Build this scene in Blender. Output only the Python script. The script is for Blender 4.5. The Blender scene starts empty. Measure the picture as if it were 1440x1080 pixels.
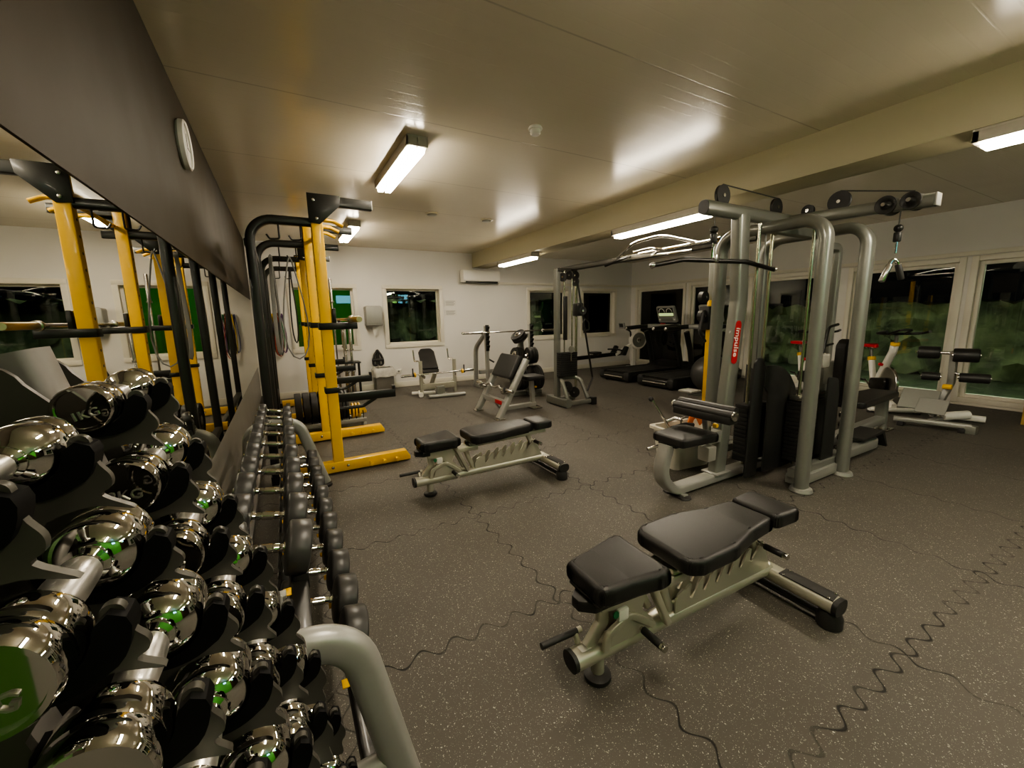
import bpy, bmesh, math, random
from mathutils import Vector, Matrix
random.seed(7)
PI = math.pi
SC = bpy.context.scene
COL = SC.collection
V = Vector

# ------------------------------------------------------------------ materials
def _nt(name):
    m = bpy.data.materials.new(name); m.use_nodes = True
    nt = m.node_tree; nt.nodes.clear()
    out = nt.nodes.new('ShaderNodeOutputMaterial')
    return m, nt, out

def mat(name, col, rough=.5, metal=0., var=.08, scale=40., bump=0., bscale=200., coat=0., emit=None, estr=0., spec=.5, rvar=.1):
    m, nt, out = _nt(name); N = nt.nodes; L = nt.links
    b = N.new('ShaderNodeBsdfPrincipled')
    L.new(b.outputs[0], out.inputs[0])
    tc = N.new('ShaderNodeTexCoord')
    no = N.new('ShaderNodeTexNoise'); no.inputs['Scale'].default_value = scale; no.inputs['Detail'].default_value = 3
    L.new(tc.outputs['Object'], no.inputs['Vector'])
    cr = N.new('ShaderNodeMix'); cr.data_type = 'RGBA'
    c0 = [max(0, c * (1 - var)) for c in col]; c1 = [min(1, c * (1 + var)) for c in col]
    cr.inputs[6].default_value = (*c0, 1); cr.inputs[7].default_value = (*c1, 1)
    L.new(no.outputs['Fac'], cr.inputs[0]); L.new(cr.outputs[2], b.inputs['Base Color'])
    mr = N.new('ShaderNodeMapRange'); mr.inputs[3].default_value = max(.02, rough * (1 - rvar)); mr.inputs[4].default_value = rough * (1 + rvar)
    L.new(no.outputs['Fac'], mr.inputs[0]); L.new(mr.outputs[0], b.inputs['Roughness'])
    b.inputs['Metallic'].default_value = metal
    b.inputs['Specular IOR Level'].default_value = spec
    b.inputs['Coat Weight'].default_value = coat
    if bump:
        n2 = N.new('ShaderNodeTexNoise'); n2.inputs['Scale'].default_value = bscale
        L.new(tc.outputs['Object'], n2.inputs['Vector'])
        bp = N.new('ShaderNodeBump'); bp.inputs['Strength'].default_value = bump; bp.inputs['Distance'].default_value = .002
        L.new(n2.outputs['Fac'], bp.inputs['Height']); L.new(bp.outputs[0], b.inputs['Normal'])
    if emit:
        b.inputs['Emission Color'].default_value = (*emit, 1); b.inputs['Emission Strength'].default_value = estr
    return m

def math_node(nt, op, a, b=None, c=None):
    n = nt.nodes.new('ShaderNodeMath'); n.operation = op
    for i, x in enumerate((a, b, c)):
        if x is None: continue
        if isinstance(x, (int, float)): n.inputs[i].default_value = x
        else: nt.links.new(x, n.inputs[i])
    return n.outputs[0]

def mat_floor():
    m, nt, out = _nt('speckled_rubber'); N = nt.nodes; L = nt.links
    b = N.new('ShaderNodeBsdfPrincipled'); L.new(b.outputs[0], out.inputs[0])
    tc = N.new('ShaderNodeTexCoord'); sp = N.new('ShaderNodeSeparateXYZ'); L.new(tc.outputs['Object'], sp.inputs[0])
    M = lambda *a: math_node(nt, *a)
    X, Y = sp.outputs[0], sp.outputs[1]
    # EPDM flecks of two sizes
    def flecks(scale, thr, seed):
        mp = N.new('ShaderNodeMapping'); mp.inputs['Location'].default_value = (seed, seed * 2, 0)
        L.new(tc.outputs['Object'], mp.inputs[0])
        ns = N.new('ShaderNodeTexNoise'); ns.inputs['Scale'].default_value = 60; L.new(mp.outputs[0], ns.inputs[0])
        mx = N.new('ShaderNodeMix'); mx.data_type = 'VECTOR'; mx.inputs[0].default_value = .02
        L.new(mp.outputs[0], mx.inputs[4]); L.new(ns.outputs['Color'], mx.inputs[5])
        vo = N.new('ShaderNodeTexVoronoi'); vo.inputs['Scale'].default_value = scale; L.new(mx.outputs[1], vo.inputs['Vector'])
        s2 = N.new('ShaderNodeSeparateColor'); L.new(vo.outputs['Color'], s2.inputs[0])
        pick = M('GREATER_THAN', s2.outputs[0], thr)
        size = M('MULTIPLY_ADD', s2.outputs[1], .25, .12)
        near = M('LESS_THAN', vo.outputs['Distance'], size)
        return M('MULTIPLY', pick, near), s2.outputs[2]
    f1, r1 = flecks(150, .72, 0.); f2, r2 = flecks(260, .66, 3.1)
    fl = M('MAXIMUM', f1, M('MULTIPLY', f2, .7))
    fl = M('MULTIPLY', fl, M('MULTIPLY_ADD', r1, .7, .3))
    big = N.new('ShaderNodeTexNoise'); big.inputs['Scale'].default_value = 1.3; big.inputs['Detail'].default_value = 5; L.new(tc.outputs['Object'], big.inputs[0])
    base = N.new('ShaderNodeMix'); base.data_type = 'RGBA'
    base.inputs[6].default_value = (.066, .060, .051, 1); base.inputs[7].default_value = (.110, .100, .084, 1)
    L.new(big.outputs['Fac'], base.inputs[0])
    c2 = N.new('ShaderNodeMix'); c2.data_type = 'RGBA'; c2.inputs[7].default_value = (.46, .43, .375, 1)
    L.new(fl, c2.inputs[0]); L.new(base.outputs[2], c2.inputs[6])
    # jigsaw seams of the one metre mats
    def seam(A, B, off, per, amp, lam):
        k = 2 * PI / lam
        ph = M('MULTIPLY', M('SINE', M('MULTIPLY', B, 2 * k)), .5)
        jn = N.new('ShaderNodeTexNoise'); jn.inputs['Scale'].default_value = 3.; L.new(tc.outputs['Object'], jn.inputs[0])
        ja = M('MULTIPLY_ADD', jn.outputs['Fac'], 1.1, .45)
        w = M('MULTIPLY', M('MULTIPLY', M('SINE', M('ADD', M('MULTIPLY', B, k), M('MULTIPLY', jn.outputs['Fac'], 3.))), amp), ja)
        a = M('ADD', M('SUBTRACT', A, off), w)
        d = M('ABSOLUTE', M('SUBTRACT', M('FRACT', M('ADD', M('DIVIDE', a, per), .5)), .5))
        d = M('MULTIPLY', d, per)
        sl = M('SQRT', M('ADD', 1., M('POWER', M('MULTIPLY', M('COSINE', M('MULTIPLY', B, k)), amp * k), 2.)))
        return M('DIVIDE', d, sl)
    d = M('MINIMUM', seam(Y, X, .51, 1., .028, .152), seam(X, Y, .07, 1.012, .024, .152))
    mr = N.new('ShaderNodeMapRange'); mr.inputs[1].default_value = .0018; mr.inputs[2].default_value = .0055; L.new(d, mr.inputs[0])
    pn = N.new('ShaderNodeTexNoise'); pn.inputs['Scale'].default_value = 5.; L.new(tc.outputs['Object'], pn.inputs[0])
    pr = N.new('ShaderNodeMapRange'); pr.inputs[1].default_value = .42; pr.inputs[2].default_value = .62; pr.inputs[3].default_value = .0; pr.inputs[4].default_value = .65; L.new(pn.outputs['Fac'], pr.inputs[0])
    sf = M('MAXIMUM', mr.outputs[0], pr.outputs[0])
    c3 = N.new('ShaderNodeMix'); c3.data_type = 'RGBA'; c3.inputs[6].default_value = (.010, .009, .008, 1)
    L.new(sf, c3.inputs[0]); L.new(c2.outputs[2], c3.inputs[7]); L.new(c3.outputs[2], b.inputs['Base Color'])
    b.inputs['Roughness'].default_value = .62; b.inputs['Specular IOR Level'].default_value = .4
    fine = N.new('ShaderNodeTexNoise'); fine.inputs['Scale'].default_value = 220; L.new(tc.outputs['Object'], fine.inputs[0])
    h = M('ADD', M('MULTIPLY', mr.outputs[0], 2.), fine.outputs['Fac'])
    bp = N.new('ShaderNodeBump'); bp.inputs['Strength'].default_value = .5; bp.inputs['Distance'].default_value = .002
    L.new(h, bp.inputs['Height']); L.new(bp.outputs[0], b.inputs['Normal'])
    return m

def mat_ceiling():
    m, nt, out = _nt('painted_boards'); N = nt.nodes; L = nt.links
    b = N.new('ShaderNodeBsdfPrincipled'); L.new(b.outputs[0], out.inputs[0])
    tc = N.new('ShaderNodeTexCoord'); sp = N.new('ShaderNodeSeparateXYZ'); L.new(tc.outputs['Object'], sp.inputs[0])
    M = lambda *a: math_node(nt, *a)
    def line(A, per, off, w):
        d = M('MULTIPLY', M('ABSOLUTE', M('SUBTRACT', M('FRACT', M('ADD', M('DIVIDE', M('SUBTRACT', A, off), per), .5)), .5)), per)
        mr = N.new('ShaderNodeMapRange'); mr.inputs[1].default_value = w * .4; mr.inputs[2].default_value = w; L.new(d, mr.inputs[0]); return mr.outputs[0]
    fine = line(sp.outputs[1], .1, 0, .006); wide = line(sp.outputs[1], 1.2, .6, .007)
    no = N.new('ShaderNodeTexNoise'); no.inputs['Scale'].default_value = .9; no.inputs['Detail'].default_value = 2; L.new(tc.outputs['Object'], no.inputs[0])
    c = N.new('ShaderNodeMix'); c.data_type = 'RGBA'; c.inputs[6].default_value = (.70, .64, .51, 1); c.inputs[7].default_value = (.78, .72, .58, 1)
    L.new(no.outputs['Fac'], c.inputs[0])
    c2 = N.new('ShaderNodeMix'); c2.data_type = 'RGBA'; c2.inputs[6].default_value = (.55, .50, .40, 1); L.new(wide, c2.inputs[0]); L.new(c.outputs[2], c2.inputs[7])
    L.new(c2.outputs[2], b.inputs['Base Color'])
    mr = N.new('ShaderNodeMapRange'); mr.inputs[3].default_value = .17; mr.inputs[4].default_value = .27; L.new(no.outputs['Fac'], mr.inputs[0]); L.new(mr.outputs[0], b.inputs['Roughness'])
    b.inputs['Specular IOR Level'].default_value = .75
    bp = N.new('ShaderNodeBump'); bp.inputs['Strength'].default_value = .16; bp.inputs['Distance'].default_value = .002
    L.new(M('ADD', fine, wide), bp.inputs['Height']); L.new(bp.outputs[0], b.inputs['Normal'])
    return m

def mat_glass():
    m, nt, out = _nt('window_glass'); N = nt.nodes; L = nt.links
    fr = N.new('ShaderNodeFresnel'); fr.inputs[0].default_value = 1.75
    lw = N.new('ShaderNodeTexNoise'); lw.inputs['Scale'].default_value = .8
    tr = N.new('ShaderNodeBsdfTransparent'); tr.inputs[0].default_value = (.82, .86, .82, 1)
    gl = N.new('ShaderNodeBsdfGlossy'); gl.inputs['Roughness'].default_value = .012
    mx = N.new('ShaderNodeMixShader'); L.new(fr.outputs[0], mx.inputs[0]); L.new(tr.outputs[0], mx.inputs[1]); L.new(gl.outputs[0], mx.inputs[2])
    bp = N.new('ShaderNodeBump'); bp.inputs['Strength'].default_value = .01; L.new(lw.outputs['Fac'], bp.inputs['Height']); L.new(bp.outputs[0], gl.inputs['Normal'])
    L.new(mx.outputs[0], out.inputs[0]); return m

def mat_mirror():
    m, nt, out = _nt('mirror_silver'); N = nt.nodes; L = nt.links
    g = N.new('ShaderNodeBsdfGlossy'); g.inputs['Roughness'].default_value = .004; g.inputs[0].default_value = (.80, .80, .76, 1)
    no = N.new('ShaderNodeTexNoise'); no.inputs['Scale'].default_value = 2
    mr = N.new('ShaderNodeMapRange'); mr.inputs[3].default_value = .003; mr.inputs[4].default_value = .012
    L.new(no.outputs['Fac'], mr.inputs[0]); L.new(mr.outputs[0], g.inputs['Roughness'])
    L.new(g.outputs[0], out.inputs[0]); return m

def mat_emit(name, col, s):
    m, nt, out = _nt(name)
    e = nt.nodes.new('ShaderNodeEmission'); e.inputs[0].default_value = (*col, 1); e.inputs[1].default_value = s
    nt.links.new(e.outputs[0], out.inputs[0]); return m

def mat_leaves(name, c0, c1, scale=9.):
    m, nt, out = _nt(name); N = nt.nodes; L = nt.links
    b = N.new('ShaderNodeBsdfPrincipled'); L.new(b.outputs[0], out.inputs[0]); b.inputs['Roughness'].default_value = .7
    no = N.new('ShaderNodeTexNoise'); no.inputs['Scale'].default_value = scale; no.inputs['Detail'].default_value = 8
    tc = N.new('ShaderNodeTexCoord'); L.new(tc.outputs['Object'], no.inputs[0])
    cr = N.new('ShaderNodeValToRGB'); cr.color_ramp.elements[0].position = .35; cr.color_ramp.elements[1].position = .7
    cr.color_ramp.elements[0].color = (*c0, 1); cr.color_ramp.elements[1].color = (*c1, 1)
    L.new(no.outputs['Fac'], cr.inputs[0]); L.new(cr.outputs[0], b.inputs['Base Color'])
    return m

def mat_knurl():
    m, nt, out = _nt('knurled_chrome'); N = nt.nodes; L = nt.links
    b = N.new('ShaderNodeBsdfPrincipled'); L.new(b.outputs[0], out.inputs[0])
    b.inputs['Base Color'].default_value = (.72, .70, .66, 1); b.inputs['Metallic'].default_value = 1; b.inputs['Roughness'].default_value = .33
    tc = N.new('ShaderNodeTexCoord')
    ck = N.new('ShaderNodeTexChecker'); ck.inputs['Scale'].default_value = 700
    mp = N.new('ShaderNodeMapping'); mp.inputs['Rotation'].default_value = (.6, .7, .78); L.new(tc.outputs['Object'], mp.inputs[0]); L.new(mp.outputs[0], ck.inputs['Vector'])
    bp = N.new('ShaderNodeBump'); bp.inputs['Strength'].default_value = .5; bp.inputs['Distance'].default_value = .001
    L.new(ck.outputs['Fac'], bp.inputs['Height']); L.new(bp.outputs[0], b.inputs['Normal'])
    return m

MT = dict(
    floor=mat_floor(), ceil=mat_ceiling(), glass=mat_glass(), mirror=mat_mirror(), knurl=mat_knurl(),
    lower=mat('dark_grey_wall_paint', (.17, .16, .14), .5, var=.05, scale=3),
    wall=mat('white_wall_paint', (.70, .68, .64), .6, var=.03, scale=3, bump=.15, bscale=90),
    brown=mat('dark_brown_paint', (.033, .025, .014), .6, var=.05, scale=3, spec=.2),
    dgreen=mat('dark_green_panel', (.025, .085, .006), .6), green=mat('green_wall_paint', (.05, .30, .03), .6, var=.05, scale=2),
    trim=mat('cream_trim_paint', (.70, .665, .57), .45, var=.03, scale=5),
    beam=mat('beam_paint', (.47, .43, .285), .45, var=.04, scale=2),
    skirt=mat('dark_skirting', (.05, .045, .04), .6),
    vinyl=mat('black_vinyl', (.017, .0165, .016), .42, bump=.25, bscale=450, var=.15),
    vseam=mat('black_piping', (.02, .02, .02), .3),
    silver=mat('champagne_powder_coat', (.50, .485, .40), .36, metal=.55, var=.04, scale=30),
    grey=mat('grey_powder_coat', (.235, .24, .215), .34, metal=.45, var=.05, scale=30, coat=.2),
    lgrey=mat('light_grey_powder_coat', (.34, .34, .315), .38, metal=.4, var=.04),
    plate=mat('graphite_sheet_metal', (.060, .057, .048), .42, metal=.35, var=.06, scale=20),
    post=mat('warm_grey_post', (.15, .143, .132), .45, metal=.3, var=.05),
    yellow=mat('yellow_powder_coat', (.80, .47, .012), .34, var=.04, scale=20, coat=.15),
    black=mat('black_powder_coat', (.010, .0095, .008), .38, var=.1, coat=.1),
    dark=mat('dark_plastic', (.018, .018, .017), .45, var=.1),
    rubber=mat('black_rubber', (.022, .021, .020), .5, var=.15, bump=.15, bscale=300),
    rubhead=mat('rubber_urethane', (.040, .039, .037), .36, var=.1),
    liner=mat('black_liner', (.003, .003, .003), .6, spec=.15),
    chrome=mat('chrome', (.70, .685, .655), .035, metal=1., var=.02, scale=30),
    satin=mat('brushed_steel', (.60, .58, .54), .25, metal=1., var=.04),
    cable=mat('steel_cable', (.10, .10, .09), .4, metal=.5),
    rod=mat('guide_rod', (.50, .49, .36), .2, metal=.9),
    white=mat('white_plastic', (.80, .78, .72), .4, var=.02),
    tub=mat('white_tub_plastic', (.60, .58, .50), .45, var=.03),
    red=mat('red_label', (.42, .012, .012), .4), wht=mat('white_lettering', (.75, .73, .68), .5),
    etch=mat('raised_lettering', (.50, .48, .44), .3, metal=.9),
    orange=mat('orange_plastic', (.75, .20, .04), .45), purple=mat('purple_rubber', (.10, .03, .13), .5),
    bgreen=mat('green_rubber', (.02, .16, .06), .5), bred=mat('red_rubber', (.35, .04, .01), .5), byel=mat('yellow_rubber', (.75, .50, .03), .45),
    bgrey=mat('grey_rubber', (.19, .19, .18), .45), blue=mat('blue_rubber', (.02, .04, .20), .5),
    binm=mat('grey_bin_plastic', (.16, .15, .13), .5), liner2=mat('clear_bag', (.55, .53, .48), .25, var=.2),
    brass=mat('bronze_sleeve', (.52, .43, .27), .3, metal=.9), wood=mat('plywood', (.50, .33, .10), .5, var=.15, scale=12),
    screen=mat('lcd_screen', (.01, .01, .01), .15, emit=(.5, .55, .45), estr=.35),
    lcdy=mat('yellow_lcd', (.02, .02, .01), .2, emit=(.5, .6, .25), estr=.8),
    tubelight=mat_emit('fluorescent_glow', (1., .88, .69), 62.), fix=mat('fixture_white', (.50, .47, .40), .4),
    tv=mat_emit('tv_glow', (.25, .75, 1.), 4.), tvg=mat_emit('tv_green_glow', (.45, 1., .2), 4.),
    leaf=mat_leaves('hedge_leaves', (.02, .028, .014), (.20, .22, .12), 2.), grass=mat_leaves('night_grass', (.01, .014, .006), (.03, .04, .016), 4),
    reflgreen=mat('painted_green_reflection', (.03, .28, .02), .6, var=.2, scale=1.2), matdk=mat('dark_mat', (.02, .019, .017), .7),
    redlit=mat('red_grip', (.6, .03, .04), .35), gbox=mat('stone_grey_plastic', (.30, .29, .26), .45),
    paper=mat('paper_notice', (.66, .64, .59), .7), ink=mat('printed_ink', (.25, .24, .23), .7),
)

# ------------------------------------------------------------------ mesh builder
def fillet(pts, r, n=6):
    pts = [V(p) for p in pts]
    if not r or len(pts) < 3: return pts
    out = [pts[0]]
    for i in range(1, len(pts) - 1):
        p, a, b = pts[i], pts[i - 1], pts[i + 1]
        u = (a - p); w = (b - p); lu, lw = u.length, w.length
        u.normalize(); w.normalize()
        ang = u.angle(w, PI)
        if ang > PI - .02: out.append(p); continue
        t = min(r / math.tan(ang / 2), lu * .48, lw * .48)
        rr = t * math.tan(ang / 2)
        c = p + (u + w).normalized() * (rr / math.sin(ang / 2))
        s, e = p + u * t - c, p + w * t - c
        tot = s.angle(e); ax = s.cross(e)
        if ax.length < 1e-9: out.append(p); continue
        ax.normalize()
        for k in range(n + 1):
            out.append(c + Matrix.Rotation(tot * k / n, 3, ax) @ s)
    out.append(pts[-1])
    return out

def rrect(w, h, r=.008, n=3):
    r = min(r, w * .49, h * .49); o = []
    for cx, cy, a in ((w/2-r, h/2-r, 0), (-w/2+r, h/2-r, 90), (-w/2+r, -h/2+r, 180), (w/2-r, -h/2+r, 270)):
        for k in range(n + 1):
            t = math.radians(a + 90 * k / n); o.append((cx + r * math.cos(t), cy + r * math.sin(t)))
    return o
def circ(r, n=12): return [(r * math.cos(2*PI*k/n), r * math.sin(2*PI*k/n)) for k in range(n)]

class MB:
    def __init__(s): s.v = []; s.f = []
    def add(s, vs, fs):
        b = len(s.v); s.v += [V(p) for p in vs]; s.f += [tuple(i + b for i in f) for f in fs]; return s
    def _bm(s, bm, M=None):
        bm.verts.index_update()
        s.add([(M @ v.co if M else v.co.copy()) for v in bm.verts], [[v.index for v in f.verts] for f in bm.faces]); bm.free(); return s
    def box(s, c, d, bev=.004, rot=None, seg=2):
        bm = bmesh.new(); bmesh.ops.create_cube(bm, size=1)
        bmesh.ops.scale(bm, vec=d, verts=bm.verts)
        if bev: bmesh.ops.bevel(bm, geom=bm.edges[:], offset=min(bev, min(d) * .45), segments=seg, affect='EDGES', profile=.5)
        M = Matrix.Translation(c)
        if rot: M = M @ rot.to_4x4()
        return s._bm(bm, M)
    def bx(s, x0, x1, y0, y1, z0, z1, bev=.004, seg=2):
        return s.box(((x0+x1)/2, (y0+y1)/2, (z0+z1)/2), (abs(x1-x0), abs(y1-y0), abs(z1-z0)), bev, None, seg)
    def sweep(s, pts, sec, up=(0, 0, 1), fil=0, closed=False, n=6):
        pts = fillet(pts, fil, n) if not closed else [V(p) for p in pts]
        N = len(pts); T = []
        for i in range(N):
            a = pts[(i - 1) % N] if (closed or i) else pts[0]; b = pts[(i + 1) % N] if (closed or i < N - 1) else pts[-1]
            T.append((b - a).normalized())
        up = V(up)
        if abs(T[0].dot(up)) > .95: up = V((1, 0, 0)) if abs(T[0].x) < .9 else V((0, 1, 0))
        nrm = (up - T[0] * up.dot(T[0])).normalized()
        vs = []; fs = []; K = len(sec)
        for i in range(N):
            if i:
                q = T[i-1].rotation_difference(T[i]); nrm = q @ nrm; nrm = (nrm - T[i] * nrm.dot(T[i])).normalized()
            side = nrm.cross(T[i])
            vs += [pts[i] + side * a + nrm * b for a, b in sec]
        R = N if closed else N - 1
        for i in range(R):
            j = (i + 1) % N
            for k in range(K):
                l = (k + 1) % K; fs.append((i*K+k, i*K+l, j*K+l, j*K+k))
        if not closed:
            fs.append(tuple(range(K))[::-1]); fs.append(tuple((N-1)*K + k for k in range(K)))
        return s.add(vs, fs)
    def tube(s, pts, r, n=12, fil=0, closed=False): return s.sweep(pts, circ(r, n), fil=fil, closed=closed)
    def beam(s, pts, w, h, up=(0, 0, 1), fil=0, r=.008): return s.sweep(pts, rrect(w, h, r), up=up, fil=fil)
    def lathe(s, prof, o=(0,0,0), d=(0,0,1), n=24):
        d = V(d).normalized(); o = V(o); u = d.orthogonal().normalized(); w = d.cross(u)
        vs = []; fs = []; P = len(prof)
        for r, t in prof:
            r = max(r, 1e-5)
            vs += [o + d * t + (u * math.cos(2*PI*k/n) + w * math.sin(2*PI*k/n)) * r for k in range(n)]
        for i in range(P - 1):
            for k in range(n):
                l = (k + 1) % n; fs.append((i*n+k, i*n+l, (i+1)*n+l, (i+1)*n+k))
        fs.append(tuple(range(n))[::-1]); fs.append(tuple((P-1)*n+k for k in range(n)))
        return s.add(vs, fs)
    def cyl(s, a, b, r, bev=0, n=20):
        a, b = V(a), V(b); L = (b - a).length; e = min(bev, L * .4, r * .6)
        pr = [(r, 0), (r, L)] if not e else [(r - e, 0), (r - e*.3, e*.3), (r, e), (r, L - e), (r - e*.3, L - e*.3), (r - e, L)]
        return s.lathe(pr, a, b - a, n)
    def prism(s, poly, axis, a, b, bev=0, seg=2, M=None, allb=True):
        bm = bmesh.new()
        def P(u, w, t): return {'x': (t, u, w), 'y': (u, t, w), 'z': (u, w, t)}[axis]
        lo = [bm.verts.new(P(u, w, a)) for u, w in poly]
        f = bm.faces.new(lo)
        r = bmesh.ops.extrude_face_region(bm, geom=[f])
        vv = [g for g in r['geom'] if isinstance(g, bmesh.types.BMVert)]
        bmesh.ops.translate(bm, vec=V(P(0, 0, b - a)), verts=vv)
        bmesh.ops.recalc_face_normals(bm, faces=bm.faces)
        if bev:
            ax = 'xyz'.index(axis)
            es = [e for e in bm.edges if abs(e.verts[0].co[ax] - e.verts[1].co[ax]) < 1e-6] if not allb else bm.edges[:]
            bmesh.ops.bevel(bm, geom=es, offset=bev, segments=seg, affect='EDGES', profile=.5)
        return s._bm(bm, M)
    def ball(s, c, r, sc=(1, 1, 1), n=16):
        pr = [(r * math.sin(PI*k/n) , -r * math.cos(PI*k/n)) for k in range(n + 1)]
        m = MB().lathe(pr, (0,0,0), (0,0,1), n*2)
        return s.add([V((v.x*sc[0], v.y*sc[1], v.z*sc[2])) + V(c) for v in m.v], m.f)
    def xf(s, M): s.v = [M @ v for v in s.v]; return s
    def build(s, name, m, parent=None, world=None, smooth=38):
        if world is None: world = WF.get(parent.name, False) if parent is not None else False
        me = bpy.data.meshes.new(name)
        vs = s.v
        if world and parent is not None:
            inv = INV[parent.name]; vs = [inv @ v for v in vs]
        me.from_pydata([tuple(v) for v in vs], [], s.f); me.validate(); me.update()
        bm = bmesh.new(); bm.from_mesh(me); bmesh.ops.recalc_face_normals(bm, faces=bm.faces); bm.to_mesh(me); bm.free()
        me.shade_smooth(); me.set_sharp_from_angle(angle=math.radians(smooth))
        me.materials.append(MT[m] if isinstance(m, str) else m)
        o = bpy.data.objects.new(name, me); COL.objects.link(o); WF[o.name] = world
        if parent is not None:
            o.parent = parent; INV[o.name] = INV[parent.name]
        else: INV[o.name] = Matrix.Identity(4)
        return o
INV = {}; WF = {}
def thing(name, label, cat, loc=(0, 0, 0), rz=0., group=None, rot=None):
    o = bpy.data.objects.new(name, None); COL.objects.link(o); o.empty_display_size = .1
    o.location = loc; o.rotation_euler = rot if rot else (0, 0, rz); o['label'] = label; o['category'] = cat
    if group: o['group'] = group
    INV[o.name] = (Matrix.Translation(loc) @ o.rotation_euler.to_matrix().to_4x4()).inverted()
    return o
def tag(o, label, cat, group=None, kind=None):
    o['label'] = label; o['category'] = cat
    if group: o['group'] = group
    if kind: o['kind'] = kind
    return o
def struct(o): o['kind'] = 'structure'; return o
def origin(o, p):
    o.data.transform(Matrix.Translation(-V(p))); o.location = p; return o
KIDS = {}
def dup(root, loc, rz=0., label=None, group=None, rot=None):
    def cp(o, par):
        c = o.copy(); COL.objects.link(c)
        if par is not None: c.parent = par
        for ch in [k for k in bpy.data.objects if k.parent == o and k != c]: cp(ch, c)
        return c
    r = cp(root, None); r.location = loc; r.rotation_euler = rot if rot else (0, 0, rz)
    if label: r['label'] = label
    if group: r['group'] = group
    return r
def text_mb(txt, size, ext=.001, M=None, bold=.0):
    c = bpy.data.curves.new('t', 'FONT'); c.body = txt; c.size = size; c.extrude = ext; c.align_x = 'CENTER'; c.align_y = 'CENTER'; c.offset = bold; c.resolution_u = 2
    o = bpy.data.objects.new('t', c); COL.objects.link(o)
    dg = bpy.context.evaluated_depsgraph_get(); me = bpy.data.meshes.new_from_object(o.evaluated_get(dg))
    m = MB(); m.add([(M @ v.co if M else v.co.copy()) for v in me.vertices], [tuple(p.vertices) for p in me.polygons])
    bpy.data.objects.remove(o); bpy.data.curves.remove(c); bpy.data.meshes.remove(me)
    return m
# ================================================================== the room
XL, XR, YB, YR, ZC = -.41, 8.5, 8.42, -3.2, 2.75
def grid_wall(name, axis, at, us, vs, holes, m, flip=False):
    U = sorted(set(us + [h[0] for h in holes] + [h[1] for h in holes])); W = sorted(set(vs + [h[2] for h in holes] + [h[3] for h in holes]))
    P = (lambda u, w: (u, at, w)) if axis == 'y' else (lambda u, w: (at, u, w))
    mb = MB(); mb.add([P(u, w) for w in W for u in U], [])
    n = len(U)
    for j in range(len(W) - 1):
        for i in range(n - 1):
            cu, cw = (U[i] + U[i+1]) / 2, (W[j] + W[j+1]) / 2
            if any(h[0] < cu < h[1] and h[2] < cw < h[3] for h in holes): continue
            mb.f.append((j*n+i, j*n+i+1, (j+1)*n+i+1, (j+1)*n+i))
    return struct(mb.build(name, m))
struct(MB().bx(XL, XR + .2, YR, YB, -.08, 0, 0).build('floor', 'floor'))
struct(MB().bx(XL, XR + .1, YR, YB + .1, ZC, ZC + .08, 0).build('ceiling', 'ceil'))
struct(MB().bx(3.75, 4.13, YR, YB, 2.45, ZC + .01, .006).build('trim_1', 'beam'))          # boxed beam under the ceiling
# left wall: white below the mirror, dark brown band above it
struct(MB().bx(XL - .1, XL - .012, YR, YB, 0, 1.0, 0).bx(XL - .1, XL - .012, YR, YB, .9, 1.8, 0).build('wall_left', 'lower'))
struct(MB().bx(XL - .1, XL, YR, YB, 1.765, ZC, 0).build('trim_2', 'brown'))
mir = MB().bx(XL - .012, XL - .004, .46, YB - .003, .63, 1.765, 0).build('wall_mirror', 'mirror')
tag(mir, 'long frameless wall mirror under the dark brown band of the left wall', 'mirror')
struct(MB().bx(XL - .012, XL - .002, -.37, .44, .0, 1.765, .002).build('chrome_reflection_panel', 'dgreen'))  # unseen green panel, added so the chrome dumbbell ends reflect green
WIN = [(.15, 1.33), (1.80, 3.04), (5.13, 6.35), (6.74, 7.95)]
Z0, Z1, CS = .81, 2.06, .065
grid_wall('wall_back', 'y', YB, [XL - .1, XR + .1], [0, ZC], [(a + CS, b - CS, Z0 + CS, Z1 - CS) for a, b in WIN], 'wall')
for i, (a, b) in enumerate(WIN):
    m = MB(); t = CS + .012; y0, y1 = YB - .022, YB + .002
    m.bx(a, b, y0, y1, Z1 - t, Z1, .004).bx(a, b, y0, y1, Z0, Z0 + t, .004).bx(a, a + t, y0, y1, Z0 + t, Z1 - t, .004).bx(b - t, b, y0, y1, Z0 + t, Z1 - t, .004)
    w = struct(m.build('window_%d' % (i + 1), 'trim'))
    ia, ib, iz0, iz1 = a + CS, b - CS, Z0 + CS, Z1 - CS
    r = MB().bx(ia - .01, ia, YB, YB + .14, iz0, iz1, 0).bx(ib, ib + .01, YB, YB + .14, iz0, iz1, 0).bx(ia, ib, YB, YB + .14, iz0 - .01, iz0, 0).bx(ia, ib, YB, YB + .14, iz1, iz1 + .01, 0)
    struct(r.build('window_reveal', 'trim', w))
    s = .045; f = MB(); ya, yb = YB + .085, YB + .13
    f.bx(ia, ia + s, ya, yb, iz0, iz1, .004).bx(ib - s, ib, ya, yb, iz0, iz1, .004).bx(ia + s, ib - s, ya, yb, iz0, iz0 + s, .004).bx(ia + s, ib - s, ya, yb, iz1 - s, iz1, .004)
    struct(f.build('window_frame', 'trim', w))
    struct(MB().bx(ia + s - .005, ib - s + .005, YB + .108, YB + .112, iz0 + s - .005, iz1 - s + .005, 0).build('pane', 'glass', w))
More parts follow.
